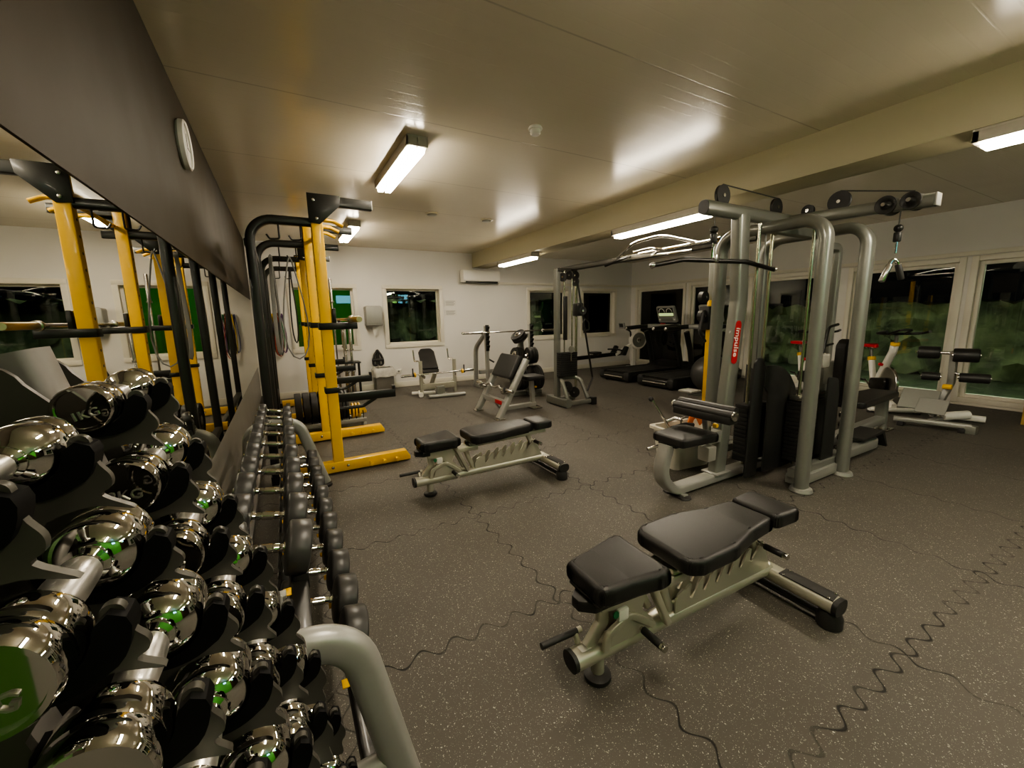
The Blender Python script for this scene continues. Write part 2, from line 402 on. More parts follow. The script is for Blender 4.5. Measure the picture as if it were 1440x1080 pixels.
# right wall: floor-length glazing
RW = [(-2.4, -.2), (-.02, 1.93), (2.12, 3.36), (3.78, 5.05), (5.22, 6.50), (6.72, 8.17)]
RZ0, RZ1 = .11, 2.02
grid_wall('wall_right', 'x', XR, [YR, YB + .1], [0, ZC], [(a, b, RZ0, RZ1) for a, b in RW], 'wall')
for i, (a, b) in enumerate(RW):
    w = .07
    m = MB(); x0, x1 = XR - .025, XR + .002
    m.bx(x0, x1, a - w, a, RZ0 - w, RZ1 + w, .004).bx(x0, x1, b, b + w, RZ0 - w, RZ1 + w, .004).bx(x0, x1, a, b, RZ1, RZ1 + w, .004).bx(x0, x1, a, b, RZ0 - w, RZ0, .004)
    wo = struct(m.build('window_%d' % (i + 5), 'trim'))
    s = .05; f = MB(); xa, xb = XR + .03, XR + .1
    f.bx(xa, xb, a, a + s, RZ0, RZ1, .004).bx(xa, xb, b - s, b, RZ0, RZ1, .004).bx(xa, xb, a + s, b - s, RZ1 - s, RZ1, .004).bx(xa, xb, a + s, b - s, RZ0, RZ0 + s, .004)
    struct(f.build('window_frame', 'trim', wo))
    r = MB().bx(XR, XR + .1, a - .01, a, RZ0, RZ1, 0).bx(XR, XR + .1, b, b + .01, RZ0, RZ1, 0).bx(XR, XR + .1, a, b, RZ0 - .01, RZ0, 0).bx(XR, XR + .1, a, b, RZ1, RZ1 + .01, 0)
    struct(r.build('window_reveal', 'trim', wo))
    struct(MB().bx(XR + .062, XR + .068, a + s - .005, b - s + .005, RZ0 + s - .005, RZ1 - s + .005, 0).build('pane', 'glass', wo))
# rear wall behind the camera: green to the left, the rest dark
struct(MB().bx(XL, 4.1, YR - .1, YR, 0, ZC, 0).build('wall_rear', 'green'))
struct(MB().bx(4.1, XR + .1, YR - .1, YR, 0, ZC, 0).build('wall_entrance', 'brown'))
tv = thing('wall_screen', 'wide glowing screen on the rear wall', 'screen', (2.6, YR, 2.15))
MB().bx(2.25, 2.95, YR, YR + .05, 2.1, 2.5, .01).build('casing', 'dark', tv, True); MB().bx(2.28, 2.92, YR + .05, YR + .055, 2.13, 2.47, 0).build('screen', 'tv', tv, True)
tv = thing('wall_screen', 'pair of small glowing screens on the rear wall', 'screen', (5.1, YR, 2.1))
MB().bx(4.7, 5.6, YR, YR + .05, 2.1, 2.55, .01).build('casing', 'dark', tv, True); MB().bx(4.73, 4.98, YR + .05, YR + .055, 2.13, 2.52, 0).build('screen', 'tvg', tv, True)
MB().bx(5.06, 5.56, YR + .05, YR + .055, 2.13, 2.52, 0).build('screen', 'tv', tv, True)
# skirting and the ledge above the windows
struct(MB().bx(XL, XR, YB - .018, YB, .0, .11, .004).build('baseboard_back', 'trim'))
struct(MB().bx(XR - .02, XR, YR, YB, .0, .035, .004).build('baseboard_right', 'trim'))
struct(MB().bx(XL - .012, XL + .004, YR, YB, 0, .09, .004).build('baseboard_left', 'skirt'))
struct(MB().bx(4.36, XR, YB - .035, YB, 2.11, 2.16, .006).build('trim_3', 'trim'))
struct(MB().bx(XR - .035, XR, YR, YB - .035, 2.10, 2.16, .006).build('trim_4', 'trim'))
# outside
struct(MB().bx(XR + .3, 24, -12, 20, -.2, -.1, 0).bx(-6, XR + .35, YB + .3, 20, -.2, -.1, 0).build('ground_outside', 'grass'))
def hedge(name, label, pts, h, w, m, seed):
    rng = random.Random(seed); mb = MB()
    (x0, y0), (x1, y1) = pts; L = math.hypot(x1-x0, y1-y0); nx, nz = int(L / .18), int(h / .18)
    ux, uy = (x1-x0)/L, (y1-y0)/L
    vs = []
    for j in range(nz + 3):
        for i in range(nx + 1):
            z = min(j * h / nz, h); off = rng.uniform(-.12, .12) + (0 if j <= nz else (j - nz) * w / 2)
            s = i * L / nx
            vs.append((x0 + ux*s - uy*off*-1, y0 + uy*s + ux*off*1, z + rng.uniform(-.08, .08) - .1))
    n = nx + 1
    fs = [(j*n+i, j*n+i+1, (j+1)*n+i+1, (j+1)*n+i) for j in range(nz + 2) for i in range(nx)]
    o = mb.add(vs, fs).build(name, m); return tag(o, label, 'hedge', kind='stuff')
hedge('hedge', 'dim green hedge seen through the right-hand windows at night', ((12.5, -8), (12.5, 14)), 1.6, .5, 'leaf', 3)
hedge('garden_shrubs', 'dark leafy shrubs seen through the wide back window', ((8.2, 12.4), (1.6, 12.4)), 2.0, .6, 'leaf', 5)
struct(MB().bx(-1.2, 1.85, 9.6, 9.66, -.1, 2.9, 0).build('green_reflection_sheet', 'reflgreen'))  # added green sheet standing in for the green reflection in the window

# ---------------------------------------------------------------- lights
def luminaire(label, x, y0, y1, z):
    t = thing('ceiling_light', label, 'light', (x, (y0+y1)/2, z), 0, 'twin-tube ceiling lights')
    L = y1 - y0; w = .16; h = .075
    m = MB().bx(-w/2, w/2, -L/2, L/2, -.015, 0, .003).bx(-w/2, -w/2 + .012, -L/2, L/2, -h, -.01, .003).bx(w/2 - .012, w/2, -L/2, L/2, -h, -.01, .003)
    m.bx(-w/2, w/2, -L/2, -L/2 + .03, -h, -.01, .003).bx(-w/2, w/2, L/2 - .03, L/2, -h, -.01, .003).bx(-.007, .007, -L/2, L/2, -h, -.01, .002)
    m.build('housing', 'fix', t)
    for sx in (-.036, .036):
        MB().bx(sx - .026, sx + .026, -L/2 + .035, L/2 - .035, -.108, -.066, .006).build('diffuser', 'tubelight', t)
    lv = MB(); n = 16
    for k in range(n):
        yy = -L/2 + .05 + (L - .1) * k / (n - 1); lv.bx(-w/2 + .012, w/2 - .012, yy - .002, yy + .002, -h + .001, -h + .006, 0)
    for sx in (-.068, .0, .068): lv.bx(sx - .001, sx + .001, -L/2 + .045, L/2 - .045, -h + .001, -h + .006, 0)
    lv.build('louvre', 'fix', t)
    return t
luminaire('ceiling light left of the beam nearest the yellow rack', 1.03, 3.23, 4.43, ZC)
luminaire('small far ceiling light behind the yellow rack top', 1.03, 6.25, 7.45, ZC)
luminaire('ceiling light over the camera end of the room', 1.03, .0, 1.2, ZC)
luminaire('ceiling light at the rear green wall', 1.03, -2.6, -1.4, ZC)
luminaire('long light under the ceiling beam beside the lat machine', 3.84, 2.75, 4.1, 2.45)
luminaire('light under the far end of the ceiling beam near the air conditioner', 3.84, 6.0, 7.25, 2.45)
luminaire('light under the near right end of the ceiling beam', 3.84, -.28, .97, 2.45)
luminaire('light under the beam near the rear wall', 3.84, -2.8, -1.6, 2.45)

# ---------------------------------------------------------------- ceiling and wall fittings
t = thing('smoke_detector', 'round white smoke detector hanging from the ceiling above the near bench', 'smoke detector', (1.75, 2.72, ZC))
MB().lathe([(.045, 0), (.052, -.012), (.05, -.02)], (0, 0, 0)).build('base', 'white', t)
MB().lathe([(.036, -.02), (.038, -.045), (.03, -.055), (.012, -.057)], (0, 0, 0)).build('sensor_head', 'white', t)
for k, (x, y, l) in enumerate([(1.87, 5.43, 'flat round ceiling vent left of its twin near the first light'), (2.68, 5.46, 'flat round ceiling vent nearest the beam')]):
    t = thing('ceiling_vent', l, 'vent', (x, y, ZC))
    MB().lathe([(.085, 0), (.09, -.008), (.07, -.014)], (0, 0, 0)).build('rim', 'ceil', t); MB().lathe([(.06, -.012), (.062, -.026), (.04, -.03)], (0, 0, 0)).build('disc', 'lgrey', t)
t = thing('wall_clock', 'round white wall clock seen edge-on high on the brown band', 'clock', (XL, 3.2, 2.43))
MB().lathe([(.125, 0), (.135, .012), (.135, .035), (.125, .042), (.116, .038), (.116, .028)], (0, 0, 0), (1, 0, 0), 40).build('case', 'white', t)
MB().lathe([(.116, .029), (.001, .031)], (0, 0, 0), (1, 0, 0), 40).build('dial', 'paper', t)
MB().box((.034, 0, .03), (.002, .008, .07), .0005).build('hand', 'ink', t); MB().box((.034, .035, -.012), (.002, .075, .008), .0005).build('hand', 'ink', t)
# air conditioner
t = thing('air_conditioner', 'white split air conditioner high on the back wall under the beam end', 'air conditioner', (3.89, YB, 2.26))
MB().prism([(0, -.12), (-.17, -.13), (-.21, -.08), (-.21, .10), (-.18, .13), (0, .13)], 'x', -.43, .43, .008, M=None).build('casing', 'white', t)
MB().bx(-.38, .38, -.2, -.10, -.135, -.105, .004).build('air_outlet', 'dark', t)
MB().bx(-.38, .38, -.217, -.205, -.10, -.085, .003).build('louvre', 'white', t)
for k, (x, z, w, h, l) in enumerate([(3.21, 1.70, .26, .13, 'upper white paper notice right of the wide back window'), (3.21, 1.50, .26, .12, 'lower white paper notice right of the wide back window')]):
    t = thing('paper_notice', l, 'notice', (x, YB, z))
    MB().bx(-w/2, w/2, -.006, 0, -h/2, h/2, 0).build('sheet', 'paper', t)
    m = MB()
    for q in range(4): m.bx(-w*.4, w*(.4 - .1*(q % 2)), -.0075, -.006, h*.3 - q*h*.2 - .006, h*.3 - q*h*.2 + .004, 0)
    m.build('printed_lines', 'ink', t)
# paper towel dispenser
t = thing('towel_dispenser', 'grey paper towel dispenser on the back wall between two windows', 'dispenser', (1.58, YB, 1.46))
MB().prism([(-.155, -.19), (.155, -.19), (.155, .17), (.13, .19), (-.13, .19), (-.155, .17)], 'y', -.21, 0, .02, 3).build('casing', 'lgrey', t)
MB().bx(-.12, .12, -.215, -.205, -.145, -.135, .002).build('front_seam', 'grey', t)
MB().prism([(-.045, -.18), (.045, -.18), (.03, -.33), (.0, -.39), (-.02, -.33)], 'y', -.12, -.112, 0).build('paper_towel', 'paper', t)
# waste bin with a lining bag, black straps above it
t = thing('waste_bin', 'grey waste bin with a clear lining bag against the back wall', 'bin', (1.66, 8.14, 0))
MB().prism([(-.17, -.13), (.17, -.13), (.17, .13), (-.17, .13)], 'z', .02, .40, .02).build('body', 'binm', t)
MB().prism([(-.185, -.145), (.185, -.145), (.185, .145), (-.185, .145)], 'z', .38, .45, .012).build('rim', 'grey', t)
m = MB(); rng = random.Random(4); n = 36
vs = []
for j, z in enumerate((.30, .36, .43, .475, .46)):
    for k in range(n):
        a = 2*PI*k/n; q = max(abs(math.cos(a)), abs(math.sin(a)))
        d = (.205 if j < 3 else .18 - .03*(j == 4)) + rng.uniform(-.012, .012)
        vs.append((math.cos(a)/q*d*.98, math.sin(a)/q*d*.8, z + rng.uniform(-.012, .012)))
m.add(vs, [(j*n+k, j*n+(k+1) % n, (j+1)*n+(k+1) % n, (j+1)*n+k) for j in range(4) for k in range(n)]).build('lining_bag', 'liner2', t)
t = thing('hanging_handles', 'bundle of black cable handles hanging on the wall above the bin', 'handles', (1.62, YB, .62))
MB().tube([(0, 0, .17), (0, -.05, .17), (0, -.06, .19)], .008).build('hook', 'satin', t)
for sx in (-.05, .05):
    MB().tube([(0, -.045, .17), (sx*1.2, -.05, .08), (sx*1.9, -.05, -.02), (sx*1.9, -.05, -.12), (sx*.4, -.05, -.13), (sx*.3, -.05, -.02), (0, -.045, .17)], .022, 8, .05).build('strap', 'dark', t)
MB().tube([(-.1, -.06, -.02), (.1, -.06, -.02)], .03).build('grip', 'rubber', t)
t = thing('power_socket', 'small white power socket low on the back wall behind the bench', 'socket', (2.02, YB, .33))
MB().bx(-.06, .06, -.012, 0, -.045, .045, .004).build('plate', 'white', t); MB().lathe([(.02, 0), (.02, .003)], (0, -.012, 0), (0, -1, 0)).build('outlet', 'grey', t)
# ================================================================== left side: racks and dumbbells
# ---- chrome dumbbells on the cradle rack
def chrome_dumbbell(kg, r, L, label):
    t = thing('chrome_dumbbell', label, 'dumbbell', (0, 0, 0), 0, 'chrome dumbbells on the cradle rack')
    hl = L * .30
    pr = [(.001, .003), (r*.80, .003), (r*.82, 0), (r*.92, 0), (r*.985, .003), (r, .007), (r, hl*.36), (r*.975, hl*.38), (r, hl*.42), (r, hl*.78), (r*.97, hl*.82), (r*.9, hl*.9), (r*.62, hl*.98), (r*.5, hl*1.02)]
    for s in (-1, 1):
        h = MB().lathe(pr, (0, s*L/2, 0), (0, -s, 0), 36).build('weight_head', 'chrome', t)
        M = Matrix.Translation((0, s*(L/2 - .0025), 0)) @ Matrix.Rotation(PI/2 * (1 if s < 0 else -1), 4, 'X') @ (Matrix.Rotation(PI, 4, 'Z') if s > 0 else Matrix.Identity(4))
        text_mb('%dKG' % kg, r*.5, .0012, M @ Matrix.Translation((0, -r*.25, 0))).build('weight_marking', 'etch', h)
    a = L/2 - hl; hr = r*.40
    MB().lathe([(hr*1.2, -a - .004), (hr*1.25, -a + .004), (hr*.95, -a + .006), (hr*.9, -a*.72), (hr*1.0, -a*.7)], (0, 0, 0), (0, 1, 0), 24).build('collar', 'chrome', t)
    MB().lathe([(hr*1.0, a*.7), (hr*.9, a*.72), (hr*.95, a - .006), (hr*1.25, a - .004), (hr*1.2, a + .004)], (0, 0, 0), (0, 1, 0), 24).build('collar', 'chrome', t)
    MB().lathe([(hr*.98, -a*.7), (hr*1.08, -a*.62), (hr*1.12, -a*.3), (hr*1.16, 0), (hr*1.12, a*.3), (hr*1.08, a*.62), (hr*.98, a*.7)], (0, 0, 0), (0, 1, 0), 24).build('handle', 'knurl', t)
    return t
TIER = [(-.166, 1.324), (-.147, 1.243), (-.122, 1.160), (-.096, 1.075), (-.071, .980), (-.0445, .880), (-.026, .765), (-.010, .655), (.006, .545), (.022, .435)]
RAD = [.022, .0275, .0285, .029, .0295, .030, .031, .032, .033, .034]
ORD = ['top', 'second', 'third', 'fourth', 'fifth', 'sixth', 'seventh', 'eighth', 'ninth', 'tenth']
LX = [0, .009, .012, .011, .010, .008, .008, .008, .008, .008]; LZ = [-.012, -.012, 0, .005, .010, .010, .01, .01, .01, .01]
for i, (x, z) in enumerate(TIER):
    t = chrome_dumbbell(i + 1, RAD[i], .172 + .003*i, 'chrome %d kg dumbbell on the %s cradle of the far column of the sloped rack' % (i + 1, ORD[i]))
    t.location = (x, .594, z); t.rotation_euler = (0, .25 * (i % 3 - 1), 0)
    dup(t, (x + LX[i], .352 - .0015*i, z + LZ[i]), 0, 'chrome %d kg dumbbell on the %s cradle of the near column of the sloped rack' % (i + 1, ORD[i]), rot=(0, .2*((i + 1) % 3 - 1), 0))
# the cradle rack itself
t = thing('cradle_rack', 'sloped grey cradle rack beside the mirror full of chrome dumbbells', 'dumbbell rack', (-.1, .5, 0))
def comb(dx, TIER):
    P = []
    def arc(cx, cz, r, a0, a1, n=10):
        for k in range(n + 1):
            a = math.radians(a0 + (a1 - a0)*k/n); P.append((cx + r*math.cos(a) + dx, cz + r*math.sin(a)))
    x0, z0 = TIER[0]
    P.append((x0 - .135 + dx, z0 - .01)); arc(x0 - .075, z0 + .012, .032, 150, 20, 8)
    for i, (x, z) in enumerate(TIER):
        r = RAD[i] + .003
        arc(x, z, r, 190 if i else 185, 350, 12)
        tw = .006; cx = x + r + tw
        arc(cx, z + .004, tw, 170, 0, 8)
        gp = (z - TIER[i+1][1] - RAD[i+1]) if i < 9 else .05
        C = [P[-1]] + [(x + r + q + dx, z + wz*gp) for q, wz in ((.0135, -.2), (.0195, -.42), (.0190, -.58), (.013, -.70))]
        if i < 9:
            xn, zn = TIER[i+1]; rn = RAD[i+1] + .010
            C += [(xn + rn*q + dx, zn + rn*wz) for q, wz in ((.72, .80), (.1, .98), (-.55, .82), (-.92, .35))]
            for k in range(len(C) - 1):
                p0, p1, p2, p3 = V(C[max(k-1, 0)]), V(C[k]), V(C[k+1]), V(C[min(k+2, len(C)-1)])
                for u in (.25, .5, .75, 1.):
                    q = .5*((2*p1) + (p2 - p0)*u + (2*p0 - 5*p1 + 4*p2 - p3)*u*u + (3*p1 - p0 - 3*p2 + p3)*u**3); P.append((q.x, q.y))
        else: P += C[1:]
    P.append((.07 + dx, .30)); P.append((-.08 + dx, .30))
    return P
def liner(mb, x, z, r, y0, y1):
    n = 26; I = []; O = []
    for k in range(n + 1):
        f_ = k/n; a = math.radians(168 + 204*f_)
        th_ = .004 + .0135*min(1, f_*1.25)**1.6
        e = max(0, (f_ - .93)/.07)
        ri = r + .001 + th_*.5*e**2; ro = r + .001 + th_*(1 - .5*e**2)
        if k < 3: th_ *= .5 + k/6
        I.append((x + ri*math.cos(a), z + ri*math.sin(a))); O.append((x + ro*math.cos(a), z + ro*math.sin(a)*(.96 if f_ < .75 else 1)))
    vs = []
    for P, Q in zip(I, O): vs += [(P[0], y0, P[1]), (Q[0], y0, Q[1]), (Q[0], y1, Q[1]), (P[0], y1, P[1])]
    fs = [(4*i + j, 4*i + (j + 1) % 4, 4*i + 4 + (j + 1) % 4, 4*i + 4 + j) for i in range(n) for j in range(4)] + [(3, 2, 1, 0), (4*n, 4*n+1, 4*n+2, 4*n+3)]
    return mb.add(vs, fs)
for y, dx in ((.302, 0), (.402, 0), (.543, 0), (.645, 0)):
    TT = TIER if y > .5 else [(a + p, b + q) for (a, b), p, q in zip(TIER, LX, LZ)]
    pl = MB().prism(comb(dx, TT), 'y', y - .003, y + .003, 0).build('cradle_plate', 'plate', t, True)
    for i, (x, z) in enumerate(TT):
        liner(MB(), x + dx, z, RAD[i], y - .009, y + .009).build('saddle_liner', 'liner', pl)
for y in (.355, .595):
    MB().beam([(-.246, y, 1.372), (.03, y, .04)], .07, .05, up=(0, 1, 0), r=.014).build('sloped_post', 'post', t, True)
    MB().bx(-.33, .26, y - .04, y + .04, 0, .05, .01).build('foot_bar', 'post', t, True)
MB().beam([(-.24, .355, 1.16), (-.24, .595, 1.16)], .05, .05).build('crossbar', 'post', t, True)
MB().beam([(-.05, .355, .33), (-.05, .66, .33)], .05, .05).build('crossbar', 'post', t, True)

# ---- long rubber dumbbell rack
def rubber_dumbbell(r, hl, gap, label, group):
    t = thing('rubber_dumbbell', label, 'dumbbell', (0, 0, 0), 0, group)
    e = .008
    for s in (-1, 1):
        h = MB().lathe([(r*.5, gap/2 - .004), (r - .012, gap/2), (r - e*.4, gap/2 + e*.4), (r, gap/2 + e), (r, gap/2 + hl - e), (r - e*.4, gap/2 + hl - e*.4), (r - .012, gap/2 + hl), (r*.62, gap/2 + hl - .002), (r*.6, gap/2 + hl - .004), (.001, gap/2 + hl - .004)], (0, 0, 0), (s, 0, 0), 28).build('weight_head', 'rubhead', t)
        MB().lathe([(.014, gap/2 + hl - .005), (.014, gap/2 + hl + .004), (.009, gap/2 + hl + .008)], (0, 0, 0), (s, 0, 0), 14).build('end_bolt', 'chrome', h)
    a = gap/2; q = .0135
    MB().lathe([(q*1.25, -a), (q*1.25, -a + .008), (q*.9, -a + .010), (q*.85, -a + .018), (q, -a + .020), (q*1.08, -.022), (q*.9, -.021), (q*.9, -.018), (q*1.1, -.017), (q*1.1, .017), (q*.9, .018), (q*.9, .021), (q*1.08, .022), (q, a - .020), (q*.85, a - .018), (q*.9, a - .010), (q*1.25, a - .008), (q*1.25, a)], (0, 0, 0), (1, 0, 0), 18).build('handle', 'chrome', t)
    return t
TILT = .21
top_y = [1.375 + .2465*i for i in range(10)]
for i, y in enumerate(top_y):
    r = .083 - .0042*i
    l = 'black rubber dumbbell in the top row of the long rack, ' + ('nearest the camera' if i == 0 else 'farthest from the camera' if i == 9 else '%s from the camera end' % ORD[i])
    t = rubber_dumbbell(r, .066 - .0016*i, .112, l, 'rubber dumbbells on the top tier')
    t.location = (-.107, y, .715); t.rotation_euler = (0, TILT, 0)
low_y = [1.36 + .208*i for i in range(11)]
for i, y in enumerate(low_y):
    l = 'black rubber dumbbell in the lower row of the long rack, ' + ('nearest the camera' if i == 0 else 'farthest from the camera' if i == 10 else '%s from the camera end' % (ORD[i] if i < 10 else 'last'))
    t = rubber_dumbbell(.088 - .0026*i, .074 - .001*i, .112, l, 'rubber dumbbells on the lower tier')
    t.location = (.022, y, .36); t.rotation_euler = (0, TILT, 0)
t = thing('dumbbell_rack', 'long grey two-tier rack of black rubber dumbbells along the mirror wall', 'dumbbell rack', (-.05, 2.3, 0))
for y in (.96, 3.68):
    zt, xt = (.66, .075) if y < 2 else (.59, .045)
    MB().sweep([(-.34, y, .03), (-.30, y, zt), (xt, y, zt), (.205, y, .03)], rrect(.085, .06, .028, 4), up=(0, 1, 0), fil=.13, n=9).build('end_frame', 'lgrey', t, True)
    MB().tube([(-.31, y, .225), (.165, y, .255)], .027).build('cross_tube', 'lgrey', t, True)
    for x in (-.34, .207): MB().cyl((x, y, 0), (x, y, .03), .05, .006).build('rubber_foot', 'rubber', t, True)
ct, st = math.cos(TILT), math.sin(TILT)
for tier, (cx, cz, rr) in enumerate(((-.107, .715, .07), (.022, .36, .075))):
    for s in (-1, 1):
        px_ = cx + s*.079*ct; pz = cz - s*.079*st - rr - .012
        rail = MB().beam([(px_, .93, pz - .02), (px_, 3.72, pz - .02)], .05, .035, up=(st, 0, ct)).build('tier_rail', 'black', t, True)
        for i, y in enumerate(top_y if tier == 0 else low_y):
            if s > 0: MB().box((px_ - .03, y - .11, pz + .004), (.022, .035, .004), .001).build('yellow_sticker', 'yellow', rail)
    for y in (.96, 3.68):
        MB().beam([(cx - .11*ct, y, cz + .11*st - rr - .04), (cx + .11*ct, y, cz - .11*st - rr - .04)], .05, .012).build('tier_bracket', 'lgrey', t, True)
m = MB()
for tier, (cx, cz, rr, ys) in enumerate(((-.107, .715, .075, top_y), (.022, .36, .08, low_y))):
    for i, y in enumerate(ys):
        r = (.083 - .0042*i) if tier == 0 else (.088 - .0026*i)
        for s in (-1, 1):
            hx = cx + s*.088*ct; hz = cz - s*.088*st
            MB().prism([(y - r*.8, hz - r*.72), (y - r*.45, hz - r*.98), (y + r*.45, hz - r*.98), (y + r*.8, hz - r*.72), (y + r*.6, hz - rr - .045), (y - r*.6, hz - rr - .045)], 'x', hx - .022, hx + .022, .003).build('saddle', 'dark', t, True)
p = MB().box((-.085, 1.0, .72), (.055, .006, .12), .002).build('end_plate', 'lgrey', t, True)
MB().lathe([(.012, 0), (.011, .008), (.004, .011)], (-.085, .997, .69), (0, -1, 0), 6).build('bolt', 'chrome', p, False)
MB().box((-.105, 1.12, .705), (.10, .03, .012), .002).build('slot_cover', 'grey', t, True)
MB().box((-.13, 1.115, .707), (.045, .035, .014), .002).build('yellow_sticker', 'yellow', t, True)

# ---- half racks
def half_rack(label):
    t = thing('half_rack', label, 'squat rack', (.3, 4.535, 0), 0, 'yellow and black half racks')
    ys = (3.95, 5.12)
    for k, y in enumerate(ys):
        so = -1 if k == 0 else 1
        u = MB().beam([(.345, y, .1), (.345, y, 2.40)], .09, .085, up=(0, 1, 0)).build('upright', 'yellow', t, True)
        m = MB()
        for q in range(16): m.cyl((.299, y, .45 + q*.11), (.3005, y, .45 + q*.11), .011, 0, 10)
        m.build('adjustment_holes', 'black', u)
        f = MB().prism([(-.10, .02), (1.0, .02), (1.0, .055), (.965, .115), (-.10, .115)], 'y', y - .045, y + .045, .005).build('base_foot', 'yellow', t, True)
        for x in (.62, .74, .86):
            MB().cyl((x, y - .045, .06), (x, y - .10, .06), .012).cyl((x, y - .096, .06), (x, y - .11, .06), .02, .003).build('band_peg', 'yellow', f)
        for x in (.29, .42): MB().lathe([(.015, 0), (.014, .008), (.006, .011)], (x, y - .045, .07), (0, -1, 0), 6).build('bolt', 'satin', f)
        MB().sweep([(.39, y, 2.205), (-.145, y, 2.205), (-.16, y, .06)], rrect(.07, .07, .02), up=(0, 1, 0), fil=.17, n=9).build('rear_frame', 'black', t, True)
        MB().bx(-.20, .05, y - .04, y + .04, 0, .08, .005).build('rear_foot', 'black', t, True)
        g = MB().prism([(.285, 2.43), (.285, 2.20), (.37, 2.19), (.53, 2.345), (.54, 2.43)], 'y', y + so*.045, y + so*.055, .002)
        g = g.build('bracket_plate', 'black', t, True)
        for x, z in ((.33, 2.375), (.345, 2.23)): MB().lathe([(.014, 0), (.013, .008), (.006, .011)], (x, y + so*.054, z), (0, so, 0), 6).build('bolt', 'satin', g)
        MB().beam([(.39, y, 2.39), (.80, y, 2.385)], .06, .08, up=(0, 0, 1)).build('top_arm', 'black', t, True)
        MB().bx(.80, .806, y - .03, y + .03, 2.345, 2.425, .002).build('arm_end_cap', 'lgrey', t, True)
        # bar hook
        j = MB().bx(.285, .60, y - .055, y + .055, 1.315, 1.375, .006).bx(.575, .60, y - .05, y + .05, 1.37, 1.41, .006).bx(.40, .43, y - .05, y + .05, 1.37, 1.50, .006)
        j.build('bar_hook', 'black', t, True)
        # spotter arm with curved brace
        MB().bx(.36, .90, y - .03, y + .03, .66, .735, .005).bx(.875, .90, y - .03, y + .03, .73, .77, .004).build('spotter_arm', 'black', t, True)
        MB().tube([(.39, y, .60), (.60, y, .60), (.72, y, .665)], .016, 10, .06).build('arm_brace', 'black', t, True)
        MB().bx(.285, .405, y - .055, y + .055, .755, .805, .004).build('arm_clamp', 'black', t, True)
        for x in (.06, .22):
            MB().tube([(x, y, 2.18), (x, y, 2.06), (x - .07, y, 2.055), (x - .09, y, 2.09)], .007, 8, .015).build('storage_hook', 'black', t, True)
    for x, z, mm in ((-.16, 2.02, 'black'), (-.16, .30, 'black')):
        MB().beam([(x, 3.95, z), (x, 5.12, z)], .06, .06).build('rear_crossbar', mm, t, True)
    MB().tube([(.40, 3.99, 2.27), (.40, 5.08, 2.27)], .018, 12).build('pull_up_bar', 'yellow', t, True)
    for y in (4.12, 4.40, 4.70):
        MB().tube([(.40, y, 2.27), (.50, y + .04, 2.275), (.58, y + .03, 2.235)], .017, 10, .05).build('pull_up_grip', 'yellow', t, True)
    MB().beam([(-.02, 3.99, .05), (-.02, 5.08, .05)], .06, .06).build('base_crossbar', 'black', t, True)
    return t
rk = half_rack('nearer yellow half rack with black top arms, holding a barbell beside the mirror')
dup(rk, (.3, 4.535 + 2.40, 0), 0, 'farther yellow half rack standing behind the near one by the back wall')
def barbell(label, loc, rot, L=2.2, grp=None):
    t = thing('barbell', label, 'barbell', loc, 0, grp, rot)
    h = L/2; s = .415
    MB().cyl((0, 0, -h + s), (0, 0, h - s), .014, .001, 14).build('bar', 'satin', t)
    for q in (-1, 1):
        MB().lathe([(.024, h - s + .03), (.025, h - .012), (.022, h), (.01, h), (.01, h - .004), (.001, h - .004)], (0, 0, 0), (0, 0, q), 20).build('sleeve', 'brass' if L > 2 and grp is None else 'satin', t)
        MB().cyl((0, 0, q*(h - s)), (0, 0, q*(h - s + .03)), .036, .005).build('collar', 'satin', t)
    return t
barbell('long barbell resting on the black hooks of the nearer yellow rack', (.545, 4.53, 1.401), (-PI/2, 0, 0))
# vertical bars in a stand at the back wall
st_ = thing('bar_stand', 'black upright stand holding barbells on end behind the yellow racks', 'barbell stand', (.95, 7.9, 0))
MB().prism([(-.25, -.16), (.25, -.16), (.25, .16), (-.25, .16)], 'z', 0, .06, .01).build('base', 'black', st_)
MB().bx(-.25, .25, -.16, .16, .62, .645, .005).build('guide_plate', 'black', st_)
for x in (-.23, .23): MB().beam([(x, 0, .05), (x, 0, .64)], .04, .04, up=(0, 1, 0)).build('leg', 'black', st_)
for i, (x, y, L, tz) in enumerate(((-.12, .06, 2.05, -.03), (.02, -.08, 1.2, .02), (.12, -.06, 1.2, .0), (.12, .08, 1.3, .03), (.01, .08, 1.25, -.02))):
    barbell(['tallest barbell standing on end in the stand by the green window', 'short curl bar standing at the front middle of the bar stand', 'short curl bar standing at the front right of the bar stand', 'short bar standing at the back right of the bar stand', 'short bar standing in the back middle of the bar stand'][i], (.95 + x, 7.9 + y, .065 + L/2), (0, tz*.3, 0), L, 'bars standing in the holder')
